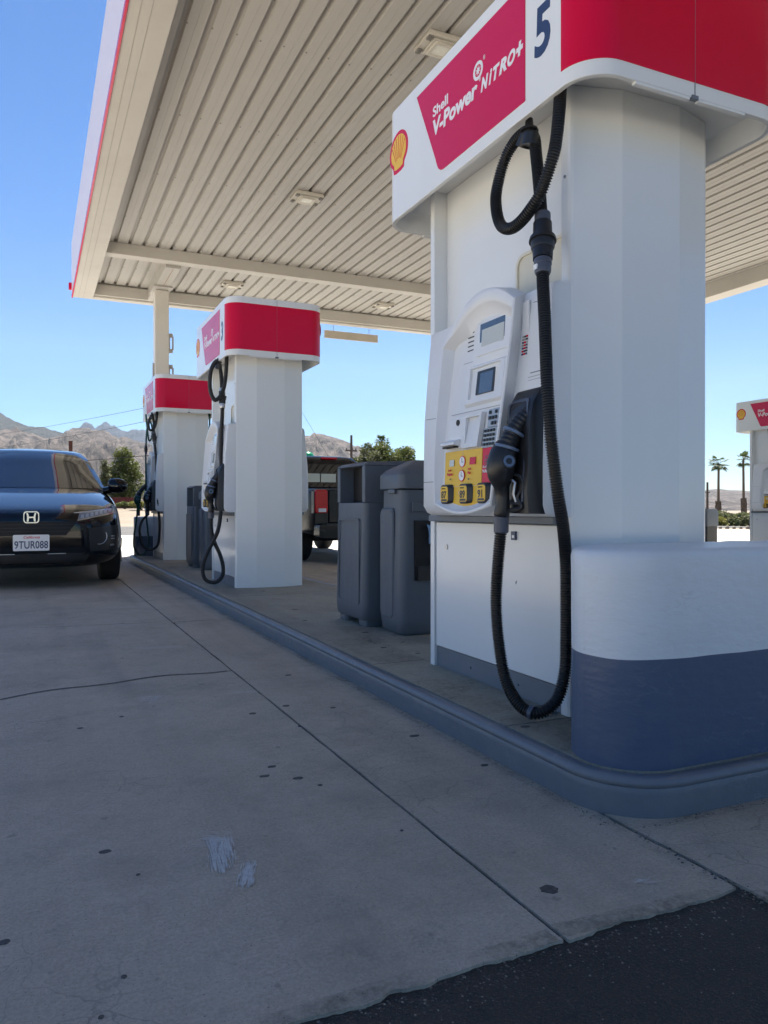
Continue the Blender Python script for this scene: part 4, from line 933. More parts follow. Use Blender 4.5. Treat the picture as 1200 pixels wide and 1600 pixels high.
def patch(mb, tree, quad, off=.004, thick=.010, nx=10, nz=4, direction=(0, 1, 0), start=-3, curve=0):
    """bilinear quad of (a, z) corners laid on a surface found by casting rays; quad = near-bottom, far-bottom, far-top, near-top"""
    (a0, z0), (a1, z1), (a2, z2), (a3, z3) = quad; D = Vector(direction); vs = []
    for k in (0, 1):
        for j in range(nz+1):
            for i in range(nx+1):
                s_, t_ = i/nx, j/nz
                a = (a0*(1-s_)+a1*s_)*(1-t_)+(a3*(1-s_)+a2*s_)*t_; z = (z0*(1-s_)+z1*s_)*(1-t_)+(z3*(1-s_)+z2*s_)*t_
                o = Vector((a, start, z)) if abs(D.y) else Vector((start, a, z))
                h = tree.ray_cast(o, D)
                p = h[0] if h[0] else o+D*3
                d = off if k == 0 else off-thick
                vs.append(tuple(p-D*d))
    n = (nx+1)*(nz+1); fs = []
    for j in range(nz):
        for i in range(nx):
            q = (j*(nx+1)+i, j*(nx+1)+i+1, (j+1)*(nx+1)+i+1, (j+1)*(nx+1)+i); fs.append(q); fs.append(tuple(n+v for v in q[::-1]))
    per = list(range(nx+1))+[k*(nx+1)+nx for k in range(1, nz+1)]+[nz*(nx+1)+i for i in range(nx-1, -1, -1)]+[k*(nx+1) for k in range(nz-1, 0, -1)]
    for a, b in zip(per, per[1:]+per[:1]): fs.append((a, b, n+b, n+a))
    return mb.add(vs, fs)
def wheel(parent, x, y, r, wd, side, spokes=5):
    mb = MB(); p = [(0, r*.66), (.01, r*.70), (.012, r*.93), (.035, r), (wd-.035, r), (wd-.012, r*.93), (wd-.01, r*.6)]
    mb.loops([[(x+side*a, y+q*math.cos(k*math.pi/20), r+q*math.sin(k*math.pi/20)) for k in range(40)] for a, q in [(-a, q) for a, q in p]])
    w_ = mb.build('wheel', M['tyre'], parent, smooth=50)
    mb = MB()
    for k in range(spokes):
        a = 2*math.pi*k/spokes; c, s_ = math.cos(a), math.sin(a)
        mb.tube([(x+side*-.01, y+.03*c, r+.03*s_), (x+side*-.004, y+r*.62*c, r+r*.62*s_)], [.035, .022], 6)
    mb.loops([[(x+side*a, y+q*math.cos(k*math.pi/16), r+q*math.sin(k*math.pi/16)) for k in range(32)] for a, q in ((-.02, r*.66), (.0, r*.68), (.0, r*.62), (-.03, r*.60))], False, False)
    mb.cyl((x-side*.03, y, r), (x+side*.0, y, r), .05, 16)
    mb.build('rim', M['metal'], w_)
    return w_
# --- black sedan, nose towards the viewer
car = thing('sedan', 'glossy black sedan with California plate, parked head-on beside the far pumps', 'car', (-.012, 7.93, 0))
def S(y, w, zb, zw, zs, zh, hw=.6, hz=0): return (y, [(0, zb), (w*.70, zb), (w*.94, zb+.05), (w, zw-.08), (w*1.0, zw+.05), (w*.965, zs-.05), (w*.90, zs), (w*hw, zh-hz), (0, zh)])
secs = [S(-.01, .42, .27, .45, .60, .66), S(.0, .56, .235, .45, .63, .695), S(.05, .68, .20, .45, .67, .735), S(.16, .78, .185, .46, .71, .775), S(.36, .845, .18, .47, .775, .825), S(.70, .868, .18, .48, .845, .905),
        S(1.15, .872, .18, .50, .915, .980), S(1.45, .872, .18, .52, .945, .995), S(2.2, .872, .18, .54, .955, .975), S(3.2, .872, .18, .54, .96, .975), S(3.9, .87, .19, .56, .95, .985), S(4.3, .85, .22, .58, .95, 1.01), S(4.60, .78, .26, .60, .92, .99), S(4.68, .62, .32, .60, .84, .90)]
cut = [(.86, .325, .375, .60, 1.2), (.86, .325, .375, -1.2, -.60), (3.68, .325, .375, .60, 1.2), (3.68, .325, .375, -1.2, -.60)]
body = loft_body('car_body', secs, M['carpaint'], car, cut); T_ = bvh(body)
for y in (.86, 3.68):
    for sd_ in (-1, 1): wheel(car, sd_*.862, y, .325, .22, sd_)
# cabin
def cab_ring(z):
    tb = [(.86, 1.32, 4.30, .775), (.95, 1.40, 4.20, .800), (1.10, 1.64, 3.98, .745), (1.25, 1.88, 3.74, .685), (1.37, 2.06, 3.50, .625), (1.45, 2.24, 3.30, .560), (1.49, 2.50, 3.1, .49), (1.512, 2.72, 2.95, .34)]
    for a, b in zip(tb, tb[1:]):
        if a[0] <= z <= b[0]: k = (z-a[0])/(b[0]-a[0]); return [a[i]+(b[i]-a[i])*k for i in range(1, 4)]
    return tb[-1][1:]
def ring_pts(z, o=0):
    yf, yr, w_ = cab_ring(z); w_ += o; yf -= o; yr += o; out = []
    for i in range(13): s_ = -1+2*i/12; out.append((s_*w_, yf+.20*abs(s_)**2.6, z))
    for i in range(1, 8): t_ = i/8; out.append((w_*(1+.02*math.sin(t_*3.14)), yf+.20+(yr-yf-.36)*t_, z))
    for i in range(13): s_ = 1-2*i/12; out.append((s_*w_, yr-.16*abs(s_)**2.6, z))
    for i in range(1, 8): t_ = 1-i/8; out.append((-w_*(1+.02*math.sin(t_*3.14)), yf+.20+(yr-yf-.36)*t_, z))
    return out
mb = MB(); mb.loops([ring_pts(z) for z in (.86, .95, 1.02, 1.10, 1.18, 1.25, 1.31, 1.37, 1.41, 1.45, 1.472, 1.49, 1.502, 1.512)]); mb.build('cabin', M['carpaint'], car, smooth=60)
def front_glass(z0, z1, inset, rear=False):
    mb = MB(); vs = []; nz = 10; nx = 18
    for j in range(nz+1):
        z = z0+(z1-z0)*j/nz; yf, yr, w_ = cab_ring(z)
        for i in range(nx+1):
            s_ = (-1+2*i/nx)*(1-inset/w_)*(1-.04*(j/nz)**6)
            zz = z-(.022*abs(s_)**2.5 if j == nz else 0)
            vs.append((s_*w_, (yf+.20*abs(s_)**2.6-.005) if not rear else (yr-.16*abs(s_)**2.6+.005), zz))
    mb.add(vs, [(j*(nx+1)+i, j*(nx+1)+i+1, (j+1)*(nx+1)+i+1, (j+1)*(nx+1)+i) for j in range(nz) for i in range(nx)])
    return mb
ws = front_glass(.995, 1.42, .055).build('windscreen', M['carglass'], car, smooth=80, recalc=False)
front_glass(1.02, 1.38, .07, True).build('rear_window', M['carglass'], car, smooth=80)
for sd_ in (-1, 1):
    for (f0, f1) in ((.03, .46), (.50, .88)):
        mb = MB(); vs = []; n = 8
        for j in range(n+1):
            z = 1.01+(1.365-1.01)*j/n; yf, yr, w_ = cab_ring(z)
            for i in range(n+1):
                t_ = f0+(f1-f0)*i/n; y = yf+.24+(yr-yf-.40)*t_; vs.append((sd_*(w_*(1+.02*math.sin(t_*3.14))+.005), y, z))
        mb.add(vs, [(j*(n+1)+i, j*(n+1)+i+1, (j+1)*(n+1)+i+1, (j+1)*(n+1)+i) for j in range(n) for i in range(n)]); mb.build('side_window', M['carglass'], car, smooth=80)
    # mirror
    mb = MB(); c = Vector((sd_*.905, 1.46, 1.03))
    L_ = []
    for k, (dx, rx, rz) in enumerate(((-.10, .04, .05), (-.075, .06, .075), (0, .075, .088), (.06, .065, .074), (.10, .04, .048), (.108, .02, .025))):
        L_.append([(c.x+sd_*dx, c.y+rx*math.cos(a*math.pi/8)*.75, c.z+rz*math.sin(a*math.pi/8)-.01*(k/5)) for a in range(16)])
    mb.loops(L_); mb.tube([(sd_*.76, 1.52, .965), (sd_*.86, 1.48, .985)], [.045, .04], 8); mr = mb.build('side_mirror', M['carpaint'], car, smooth=60)
    mb = MB(); mb.tube([(c.x-sd_*.03, c.y-.058, c.z-.012), (c.x+sd_*.095, c.y-.030, c.z-.014)], .0035, 6); mb.build('mirror_trim', M['chrome'], mr)
    # head lamp
    mb = MB(); q = [(sd_*.40, .640), (sd_*.775, .715), (sd_*.80, .770), (sd_*.37, .722)]
    patch(mb, T_, q, .004, .012, 16, 4); hl = mb.build('headlight', M['headglass'], car, smooth=40)
    mb = MB()
    for k in range(7):
        a = .43+k*.045; zc = .683+.010*k
        patch(mb, T_, [(sd_*a, zc-.016), (sd_*(a+.030), zc-.014), (sd_*(a+.033), zc+.018), (sd_*(a+.008), zc+.016)], .0052, .006, 2, 2)
    mb.build('led_element', M['led_lens'], hl, smooth=0)
    mb = MB(); patch(mb, T_, [(sd_*.40, .6415), (sd_*.77, .717), (sd_*.775, .725), (sd_*.40, .6495)], .0056, .006, 16, 1); patch(mb, T_, [(sd_*.74, .72), (sd_*.752, .72), (sd_*.778, .765), (sd_*.765, .765)], .0056, .006, 2, 4); mb.build('lamp_trim', M['chrome'], hl, smooth=0)
    # fog lamp recess with vents
    mb = MB(); patch(mb, T_, [(sd_*.52, .335), (sd_*.79, .345), (sd_*.80, .60), (sd_*.50, .57)], .003, .01, 12, 8); mb.build('corner_intake', M['black'], car, smooth=40)
    mb = MB(); patch(mb, T_, [(sd_*.46, .583), (sd_*.80, .600), (sd_*.80, .612), (sd_*.46, .591)], .008, .014, 14, 2); patch(mb, T_, [(sd_*.44, .318), (sd_*.80, .335), (sd_*.78, .36), (sd_*.50, .345)], .010, .018, 14, 2); mb.build('intake_blade', M['carpaint'], car, smooth=40)
    mb = MB()
    for z in (.49, .465): patch(mb, T_, [(sd_*.715, z-.005), (sd_*.755, z-.005), (sd_*.755, z+.004), (sd_*.715, z+.004)], .006, .008, 2, 1); mb.build('intake_fin', M['metal'], car, smooth=0); mb = MB()
    patch(mb, T_, [(sd_*.705, .395), (sd_*.75, .395), (sd_*.745, .412), (sd_*.71, .412)], .006, .008, 3, 1); mb.build('fog_lamp', M['metal'], car, smooth=0)
    mb = MB(); h = T_.ray_cast(Vector((sd_*.60, -3, .49)), Vector((0, 1, 0)))[0]
    pts = [(h.x+.07*math.cos(a)*sd_, h.y-.006, h.z+.075*math.sin(a)) for a in [R(-110+10*k) for k in range(15)]]; mb.tube(pts, .0035, 6); mb.build('intake_ring', M['metal'], car)
# grille and lower intake
mb = MB(); patch(mb, T_, [(-.30, .505), (.30, .505), (.40, .636), (-.40, .636)], .004, .012, 20, 6); mb.build('grille', M['dark'], car, smooth=40)
mb = MB(); patch(mb, T_, [(-.40, .642), (.40, .642), (.42, .715), (-.42, .715)], .012, .02, 24, 3); gb = mb.build('grille_bar', M['carpaint'], car, smooth=40)
mb = MB()
for z in (.54, .572, .604): patch(mb, T_, [(-.33-(z-.5)*.3, z), (.33+(z-.5)*.3, z), (.33+(z-.5)*.3, z+.007), (-.33-(z-.5)*.3, z+.007)], .010, .014, 20, 1)
mb.build('grille_slats', M['black'], car, smooth=0)
mb = MB(); patch(mb, T_, [(-.46, .225), (.46, .225), (.52, .335), (-.52, .335)], .003, .012, 20, 4); mb.build('lower_intake', M['dark'], car, smooth=40)
mb = MB(); patch(mb, T_, [(-.36, .330), (-.14, .33), (-.14, .336), (-.36, .336)], .006, .01, 6, 1); patch(mb, T_, [(.14, .330), (.30, .33), (.30, .336), (.14, .336)], .006, .01, 6, 1); mb.build('lower_trim', M['metal'], car, smooth=0)
mb = MB(); patch(mb, T_, [(-.60, .742), (.60, .742), (.60, .7445), (-.60, .7445)], .0015, .004, 30, 1); mb.build('bonnet_seam', M['dark'], car, smooth=0)
yy = T_.ray_cast(Vector((0, -3, .67)), Vector((0, 1, 0)))[0].y-.022
mb = MB(); mb.X = Matrix.Translation((0, 0, .678)) @ Matrix.Diagonal((.84, 1, 1.05, 1)) @ Matrix.Translation((0, 0, -.675)); o = rrect(-.080, .080, .622, .728, .03, 6); i_ = rrect(-.070, .070, .631, .719, .026, 6)
mb.loops([[(a, yy+.006, b) for a, b in o], [(a, yy-.004, b) for a, b in o], [(a, yy-.004, b) for a, b in i_], [(a, yy+.004, b) for a, b in i_]], False, False)
for sx in (-1, 1): mb.prism([(sx*.050, .714), (sx*.034, .714), (sx*.024, .683), (sx*.022, .666), (sx*.028, .636), (sx*.046, .636), (sx*.041, .676)], yy-.004, yy+.006, 'y')
mb.box(-.026, .026, yy-.0038, yy+.006, .668, .680); mb.build('badge', M['chrome'], gb, smooth=30)
yp = T_.ray_cast(Vector((0, -3, .44)), Vector((0, 1, 0)))[0].y-.03
pl = MB(); pl.prism(rrect(-.155, .155, .365, .515, .012, 4), yp, yp+.006, 'y'); pl = pl.build('number_plate', M['white_vinyl'], car, smooth=0)
mb = MB(); text_geo(mb, '9TUR088', .098, lambda tx, ty, h: (tx*.74, yp-.0004-h, .388+ty), .0014, 0, spacing=1.02, align='CENTER'); mb.build('plate_number', M['navy'], pl, smooth=0)
mb = MB(); text_geo(mb, 'California', .036, lambda tx, ty, h: (tx, yp-.0004-h, .480+ty), .0002, .35, align='CENTER'); mb.build('plate_state_name', M['red'], pl, smooth=0)

# --- pickup truck seen from behind
tr = thing('pickup_truck', 'dark charcoal pickup truck seen from behind, between pump 3 and the trash bin', 'pickup truck', (3.455, 9.86, 0))
TW = 1.80
mb = MB()
def tsec(y, w0, z0, z1, r=.08, x0=0): return [(a+x0, y, b) for a, b in rrect(w0, TW-w0, z0, z1, r, 5)]
# bed with flared arches: cross sections along the truck
mb.loops([tsec(.03, .03, .42, 1.02, .07), tsec(.06, .012, .40, 1.035, .08), tsec(.5, .0, .40, 1.045, .08), tsec(2.0, .0, .40, 1.05, .08), tsec(2.02, .02, .42, 1.04, .08)])
bed = mb.build('truck_bed', M['truckpaint'], tr, smooth=50)
for (y, x0, x1) in ((1.05, -.3, .24), (1.05, TW-.24, TW+.3)):
    c = MB().cyl((x0, y, .34), (x1, y, .34), .40, 40).build('cut', M['truckpaint'], tr, smooth=0)
    b = bed.modifiers.new('b', 'BOOLEAN'); b.object = c; b.solver = 'EXACT'; apply_mods(bed); me = c.data; bpy.data.objects.remove(c); bpy.data.meshes.remove(me)
bed.data.set_sharp_from_angle(angle=R(38))
mb = MB(); mb.loops([tsec(2.06, .0, .38, 1.02, .06), tsec(3.9, .0, .38, 1.02, .06), tsec(5.0, .05, .42, .98, .12)]); mb.build('cab_lower', M['truckpaint'], tr, smooth=50)
mb = MB(); mb.loops([[(a, b, 1.0) for a, b in rrect(.05, TW-.05, 2.08, 4.0, .12, 5)], [(a, b, 1.3) for a, b in rrect(.12, TW-.12, 2.12, 3.8, .14, 5)], [(a, b, 1.55) for a, b in rrect(.20, TW-.20, 2.20, 3.4, .16, 5)], [(a, b, 1.63) for a, b in rrect(.26, TW-.26, 2.32, 3.25, .16, 5)], [(a, b, 1.655) for a, b in rrect(.45, TW-.45, 2.5, 3.1, .14, 5)]])
mb.build('cab', M['truckpaint'], tr, smooth=60)
mb = MB(); mb.loops([[(.17, 2.085, 1.12), (TW-.17, 2.085, 1.12), (TW-.24, 2.155, 1.50), (.24, 2.155, 1.50)], [(.17, 2.12, 1.12), (TW-.17, 2.12, 1.12), (TW-.24, 2.19, 1.50), (.24, 2.19, 1.50)]]); bw = mb.build('back_window', M['carglass'], tr, smooth=0)
mb = MB()
for a, b in ((.60, .84), (.86, 1.12)): mb.box(a, b, 2.095, 2.12, 1.20, 1.34)
mb.build('sliding_pane', M['lcd'], bw)
for sd_, xx in ((-1, .03), (1, TW-.03)):
    mb = MB(); mb.loops([[(xx+(.02 if sd_ < 0 else -.02)-sd_*(z-1)*.13, 2.35, z) for z in (1.06, 1.45)]+[(xx+(.02 if sd_ < 0 else -.02)-sd_*(z-1)*.13, 3.4, z) for z in (1.45, 1.06)], [(xx+(.06 if sd_ < 0 else -.06)-sd_*(z-1)*.13, 2.35, z) for z in (1.06, 1.45)]+[(xx+(.06 if sd_ < 0 else -.06)-sd_*(z-1)*.13, 3.4, z) for z in (1.45, 1.06)]]); mb.build('side_window', M['carglass'], tr, smooth=0)
mb = MB(); mb.box(.92, 1.20, 2.24, 2.34, 1.588, 1.622); bl = mb.build('brake_light', M['tail'], tr, bevel=.01)
mb = MB(); mb.box(.215, TW-.215, .012, .05, .56, 1.03); tg = mb.build('tailgate', M['truckpaint'], tr, bevel=.02, seg=3)
mb = MB(); mb.box(.72, .94, .0, .011, .86, .93); mb.build('tailgate_handle', M['chrome'], tg, bevel=.006)
for a in (.018, TW-.205):
    mb = MB(); mb.prism([(a+.01, .70), (a+.175, .70), (a+.187, .74), (a+.185, 1.0), (a+.165, 1.02), (a+.02, 1.02), (a, .98), (a, .73)], .003, .08, 'y'); tl = mb.build('tail_light', M['tail'], tr, bevel=.012)
    mb = MB(); mb.box(a+.05, a+.16, -.003, .01, .715, .765); mb.build('reversing_lens', M['white_vinyl'], tl, bevel=.003)
    mb = MB(); mb.box(a-.012, a+.0, .02, .12, .70, 1.0); mb.build('lamp_bezel', M['black'], tl)
mb = MB(); mb.loops([[(a, y, z) for a, z in rrect(.03, TW-.03, .36, .555, .05, 5)] for y in (-.13, -.14)]+[[(a, .06, z) for a, z in rrect(.02, TW-.02, .36, .56, .05, 5)]])
mb.build('rear_bumper', M['truckpaint'], tr, smooth=40, bevel=.01)
mb = MB(); mb.box(.14, .55, -.142, -.10, .535, .562); mb.box(1.1, 1.5, -.142, -.10, .535, .562); mb.build('bumper_step', M['black'], tr)
for y in (1.05, 4.2):
    for sd_, xx in ((-1, .02), (1, TW-.02)): wheel(tr, xx, y, .33, .24, sd_, 6)
mb = MB(); mb.cyl((.2, 1.05, .33), (TW-.2, 1.05, .33), .05, 12); mb.box(.45, TW-.45, .1, 4.6, .34, .40); mb.tube([(.5, .2, .36), (.5, 1.6, .36)], .035, 10); mb.build('axle', M['black'], tr)

# ------------------------------------------------------------------ background
def crown_mesh(mb, blobs, n, leaf, rnd, droop=0, flat=.6):
    tot = sum(b[3]**2 for b in blobs)
    for (cx, cy, cz, r, sq) in blobs:
        k = int(n*r*r/tot)
        for _ in range(k):
            v = Vector((rnd.gauss(0, 1), rnd.gauss(0, 1), rnd.gauss(0, 1))).normalized(); q = r*(rnd.random()**.38)*(1+.35*fbm(v.x*2.2+cx, v.y*2.2, v.z*2.2+cz, 3))
            c = Vector((cx+v.x*q, cy+v.y*q, cz+v.z*q*sq))
            a = Vector((rnd.gauss(0, 1), rnd.gauss(0, 1), rnd.gauss(0, flat))).normalized(); b = a.cross(Vector((rnd.gauss(0, 1), rnd.gauss(0, 1), rnd.gauss(0, 1)))).normalized()
            s_ = leaf*(.6+.8*rnd.random()); a = a*s_; b = b*s_*.45; c.z -= droop*rnd.random()
            mb.add([c-a, c+b, c+a, c-b], [(0, 1, 2, 3)])
def tree(name, label, x, y, z, h, blobs, n, leaf, mat, group='trees beyond the road', trunk_r=.12, seed=1, cat='tree', flat=.6):
    t = thing(name, label, cat, (x, y, z), group=group); rnd = random.Random(seed)
    mb = MB(); top = h*.75; mb.tube([(0, 0, -.3), (.03*h*.1, 0, h*.25), (-.02*h, .01*h, h*.5), (.0, 0, top)], [trunk_r*1.2, trunk_r, trunk_r*.7, trunk_r*.25], 8)
    for b in blobs[:7]:
        mb.tube([(0, 0, h*.3), (b[0]*.5, b[1]*.5, (h*.3+b[2])*.5+.05*h), (b[0], b[1], b[2])], [trunk_r*.5, trunk_r*.35, trunk_r*.12], 6)
    mb.build('trunk', M['bark'], t)
    mb = MB(); crown_mesh(mb, blobs, n, leaf, rnd, flat=flat); mb.build('crown', M[mat], t, smooth=0, recalc=False)
    return t
rb = random.Random(11)
def cone_blobs(h, w, n, z0=.1, seed=0):
    r_ = random.Random(seed); out = []
    for k in range(n):
        t_ = (k+.5)/n; z = h*(z0+(1-z0)*t_); rr = w*.5*(1-t_)**.75; a = r_.random()*6.28; d = rr*r_.uniform(.35, .8)
        out.append((d*math.cos(a), d*math.sin(a), z, max(.16*w, w*.26*(1-.5*t_))*r_.uniform(.75, 1.2), r_.uniform(.6, .95)))
    return out
pb = cone_blobs(4.4, 4.2, 20, .10, 3)+[(-1.3, .2, 1.3, .8, .8), (1.3, .1, 1.6, .85, .8), (.9, .3, 2.6, .6, .8), (-.8, -.2, 2.4, .6, .9)]
tree('pine_tree', 'bushy olive green pine above the red fence, between the car and pump 1', 6.45, 62.9, .84, 4.7, pb, 9500, .105, 'leaf', seed=2)
tree('young_tree', 'thin yellowish young tree just left of the bushy pine', 4.85, 61.6, .84, 3.6, cone_blobs(3.6, 2.1, 9, .15, 6), 2600, .09, 'leaf2', seed=3, trunk_r=.06)
def broad(w, h, n, seed):
    r_ = random.Random(seed); out = []
    for k in range(n):
        a = r_.random()*6.28; d = w*.5*math.sqrt(r_.random())*.8; z = h*(.45+.42*r_.random()*(1-(d/(w*.5))**2*.6)); out.append((d*math.cos(a), d*math.sin(a), z, w*.15*r_.uniform(.8, 1.35), r_.uniform(.7, 1)))
    return out
tree('olive_tree', 'wide olive green tree rising behind the bins, left of the palm top', 25.2, 57.4, .5, 5.3, broad(3.6, 6.1, 18, 4), 8500, .11, 'leaf2', seed=4)
tree('olive_tree', 'round olive green tree rising behind the bins, right of the palm top', 26.9, 56.6, .5, 5.3, broad(4.6, 6.5, 18, 9), 8500, .11, 'leaf', seed=5)
def palm(name, label, x, y, z, h, cr, seed, skirt=0, nf=34, group='palms'):
    t = thing(name, label, 'palm tree', (x, y, z), group=group); rnd = random.Random(seed)
    mb = MB(); lean = rnd.uniform(-.25, .25); mb.tube([(0, 0, -.5), (lean*.2, 0, h*.4), (lean*.6, 0, h*.75), (lean, 0, h)], [.30, .2, .17, .16], 10); mb.build('trunk', M['bark'], t)
    if skirt:
        mb = MB(); 
        for k in range(500):
            a = rnd.random()*6.28; zz = skirt*rnd.random(); r0 = .30+.12*rnd.random(); c = Vector((lean*.2*zz/h+r0*math.cos(a), r0*math.sin(a), zz)); mb.add([c+Vector((-.06, 0, .12)), c+Vector((.06, 0, .12)), c+Vector((.07*math.cos(a), .07*math.sin(a), -.35)), c+Vector((0, .06, -.2))], [(0, 1, 2, 3)])
        mb.tube([(0, 0, -.5), (lean*.2, 0, skirt)], [.36, .34], 10); mb.build('dead_frond_skirt', M['skirt'], t, smooth=0)
    mb = MB(); c = Vector((lean, 0, h))
    for k in range(nf):
        a = rnd.random()*6.28; el = rnd.uniform(-.75, 1.25); L = cr*rnd.uniform(.75, 1.1); d = Vector((math.cos(a)*math.cos(el), math.sin(a)*math.cos(el), math.sin(el)))
        sd2 = d.cross(Vector((0, 0, 1))).normalized(); stem = c+d*L*.5; mb.tube([c, stem], [.02, .012], 4)
        for j in range(11):       # fan of pointed leaflets
            g_ = (j-5)/5*1.15; dd = (d*math.cos(g_)+sd2*math.sin(g_)).normalized(); ll = L*.5*(1-.25*abs(g_)); e = stem+dd*ll+Vector((0, 0, -.28*ll*(1+abs(g_)*.4))); nn = sd2*math.cos(g_)-d*math.sin(g_)
            m_ = stem+dd*ll*.55+Vector((0, 0, -.05*ll)); mb.add([stem, m_+nn*.035*L, e, m_-nn*.035*L], [(0, 1, 2, 3)])
    mb.build('crown', M['frond'], t, smooth=0, recalc=False); return t
palm('fan_palm', 'shaggy palm top poking out of the olive green trees behind the bins', 26.9, 59.2, .5, 5.9, .85, 3, 0, 40)
palm('fan_palm', 'tall slender palm next to the white column, with ragged drooping crown', 93.1, 83.9, -3.2, 10.8, 1.9, 5, 5.2, 34)
palm('fan_palm', 'tall slender palm closest to the dispenser across the lane', 96.9, 82.6, -3.2, 11.3, 1.75, 8, 5.6, 30)
# red fence
fx0, fy0, fx1, fy1 = .3, 61.4, 6.95, 58.4; Lf = math.hypot(fx1-fx0, fy1-fy0); t = thing('board_fence', 'dark red board fence below the pine tree', 'fence', (fx0, fy0, .84), math.atan2(fy1-fy0, fx1-fx0))
for k in range(int(Lf/.28)):
    mb = MB(); mb.box(k*.28, k*.28+.255, -.01, .01, 0, .80+.03*fbm(k*2, 1)); mb.build('fence_board', M['redfence'], t, smooth=0)
mb = MB(); mb.box(0, Lf, .011, .04, .3, .38); mb.box(0, Lf, .011, .04, .65, .73); mb.build('rails', M['redfence'], t, smooth=0)
def bush(label, x, y, z, w, h, mat, seed, n=1800, leaf=.07):
    rnd = random.Random(seed); t = thing('shrub', label, 'shrub', (x, y, z), group='roadside shrubs'); bl = [(rnd.uniform(-.35, .35)*w, rnd.uniform(-.3, .3)*w, h*rnd.uniform(.3, .6), w*rnd.uniform(.2, .3), h/w*1.2) for _ in range(7)]
    mb = MB(); crown_mesh(mb, bl, n, leaf, rnd); mb.build('foliage', M[mat], t, smooth=0, recalc=False)
    mb = MB()
    for b in bl: mb.tube([(0, 0, -.1), (b[0]*.6, b[1]*.6, b[2]*.7)], [.03, .01], 5)
    mb.build('stems', M['bark'], t)
bush('green shrub under the green nozzle, by the red fence', 6.7, 54.2, .80, 1.5, .6, 'leaf3', 1)
bush('small dark shrub at the foot of the pine', 5.9, 56.9, .84, 1.2, .55, 'leaf', 2)
bush('bright yellow green shrub left of the far palms, by the low lidded box', 35.9, 33.0, -.35, 1.9, .85, 'leaf3', 3, 3000, .07)
bush('dull green shrub behind the yellow one', 39.6, 35.0, -.4, 2.6, 1.2, 'leaf2', 4, 3000, .09)
bush('dull green shrub between the two palm trunks', 41.8, 35.6, -.4, 2.8, 1.0, 'leaf2', 5, 3000, .09)
bush('olive shrub at the foot of the palm by the far dispenser', 43.6, 35.8, -.4, 2.6, 1.1, 'leaf', 6, 3000, .09)
# low row of stones at the forecourt's edge
rn = random.Random(4)
for k in range(12):
    t_ = k/11; x = 24.6+2.3*t_; y = 22.4-1.6*t_; n = 10; rr = rn.uniform(.07, .13)
    mb = MB(); mb.loops([[(rr*q*(1+.25*fbm(math.cos(a)*2+k*3, math.sin(a)*2, zz*5))*math.cos(a), rr*q*.8*math.sin(a)*(1+.2*fbm(k, a)), zz*rr) for a in [6.283*i/n for i in range(n)]] for q, zz in ((.8, -.3), (1, .2), (.85, .75), (.4, 1.1))])
    o = mb.build('edging_stone', M['rock'], None, smooth=60, loc=(x, y, gz(x, y)+.02)); o['label'] = 'small tan stone in the row edging the far side of the lot'; o['category'] = 'stone'; o['group'] = 'row of edging stones'
# poles, wires, distant street things
def pole(label, x, y, z, h, arm=1.2, r=.13, mat='wood'):
    t = thing('utility_pole', label, 'utility pole', (x, y, z), .3, group='utility poles'); mb = MB(); mb.tube([(0, 0, -.4), (0, 0, h)], [r, r*.75], 10); mb.build('post', M[mat], t)
    mb = MB(); mb.box(-arm/2, arm/2, -.05, .05, h*.80, h*.80+.10); mb.build('crossarm', M['wood'], t)
    for a in (-.42, 0.1, .42): mb = MB(); mb.cyl((a*arm, 0, h*.80+.1), (a*arm, 0, h*.80+.24), .035, 8); mb.build('insulator', M['dark'], t)
pole('dark utility pole with a crossarm, left of the trees behind the bins', 20.7, 51.0, .3, 5.75, 1.0, .11)
pole('stubby utility pole beside the left palm trunk', 91.0, 84.0, -3.2, 8.0, 1.5, .2)
t = thing('wooden_post', 'square dark brown post rising behind the roof of the black sedan', 'post', (2.25, 54.0, .84)); mb = MB(); mb.box(-.11, .11, -.11, .11, -.3, 4.3); mb.build('shaft', M['brown'], t); mb = MB(); mb.box(-.125, .125, -.125, .125, 4.3, 4.36); mb.build('cap', M['brown'], t)
t = thing('domed_cap_post', 'green and white domed cap on a post behind the pickup truck', 'lamp post', (9.75, 28.5, 0))
mb = MB(); mb.cyl((0, 0, 0), (0, 0, 2.6), .06, 12); mb.build('post', M['white'], t)
mb = MB(); mb.loops([[(q*math.cos(6.283*i/20), q*math.sin(6.283*i/20), z) for i in range(20)] for q, z in ((.16, 2.60), (.20, 2.66), (.20, 2.74), (.15, 2.78))]); mb.build('white_band', M['white'], t)
M['green'] = paint('green_enamel', (.01, .28, .12), .3)
mb = MB(); mb.loops([[(q*math.cos(6.283*i/20), q*math.sin(6.283*i/20), z) for i in range(20)] for q, z in ((.16, 2.781), (.235, 2.80), (.22, 2.88), (.16, 2.95), (.07, 2.99))]); mb.build('dome', M['green'], t)
def wire(label, a, b, sag, r=.012):
    A, B = Vector(a), Vector(b); mb = MB(); pts = [A.lerp(B, k/24)-A-Vector((0, 0, sag*4*(k/24)*(1-k/24))) for k in range(25)]; mb.tube(pts, r, 5)
    o = mb.build('power_line', M['dark'], None, loc=a); o['label'] = label; o['category'] = 'power line'; o['group'] = 'overhead lines'
wire('upper of the two thin wires crossing the sky left of pump 1', (10.5, 50.3, 8.25), (-17.1, 172.7, 14.2), .6, .016)
wire('lower of the two thin wires crossing the sky left of pump 1', (10.5, 50.3, 7.35), (-17.1, 172.7, 11.6), .6, .016)
wire('dark cable passing in front of the pine tree', (1.0, 60.0, 4.1), (12.0, 55.0, 5.15), .12, .022)
wire('short thin wire slanting down right of pump 3', (17.6, 57.8, 11.0), (21.0, 56.5, 4.9), .0, .010)
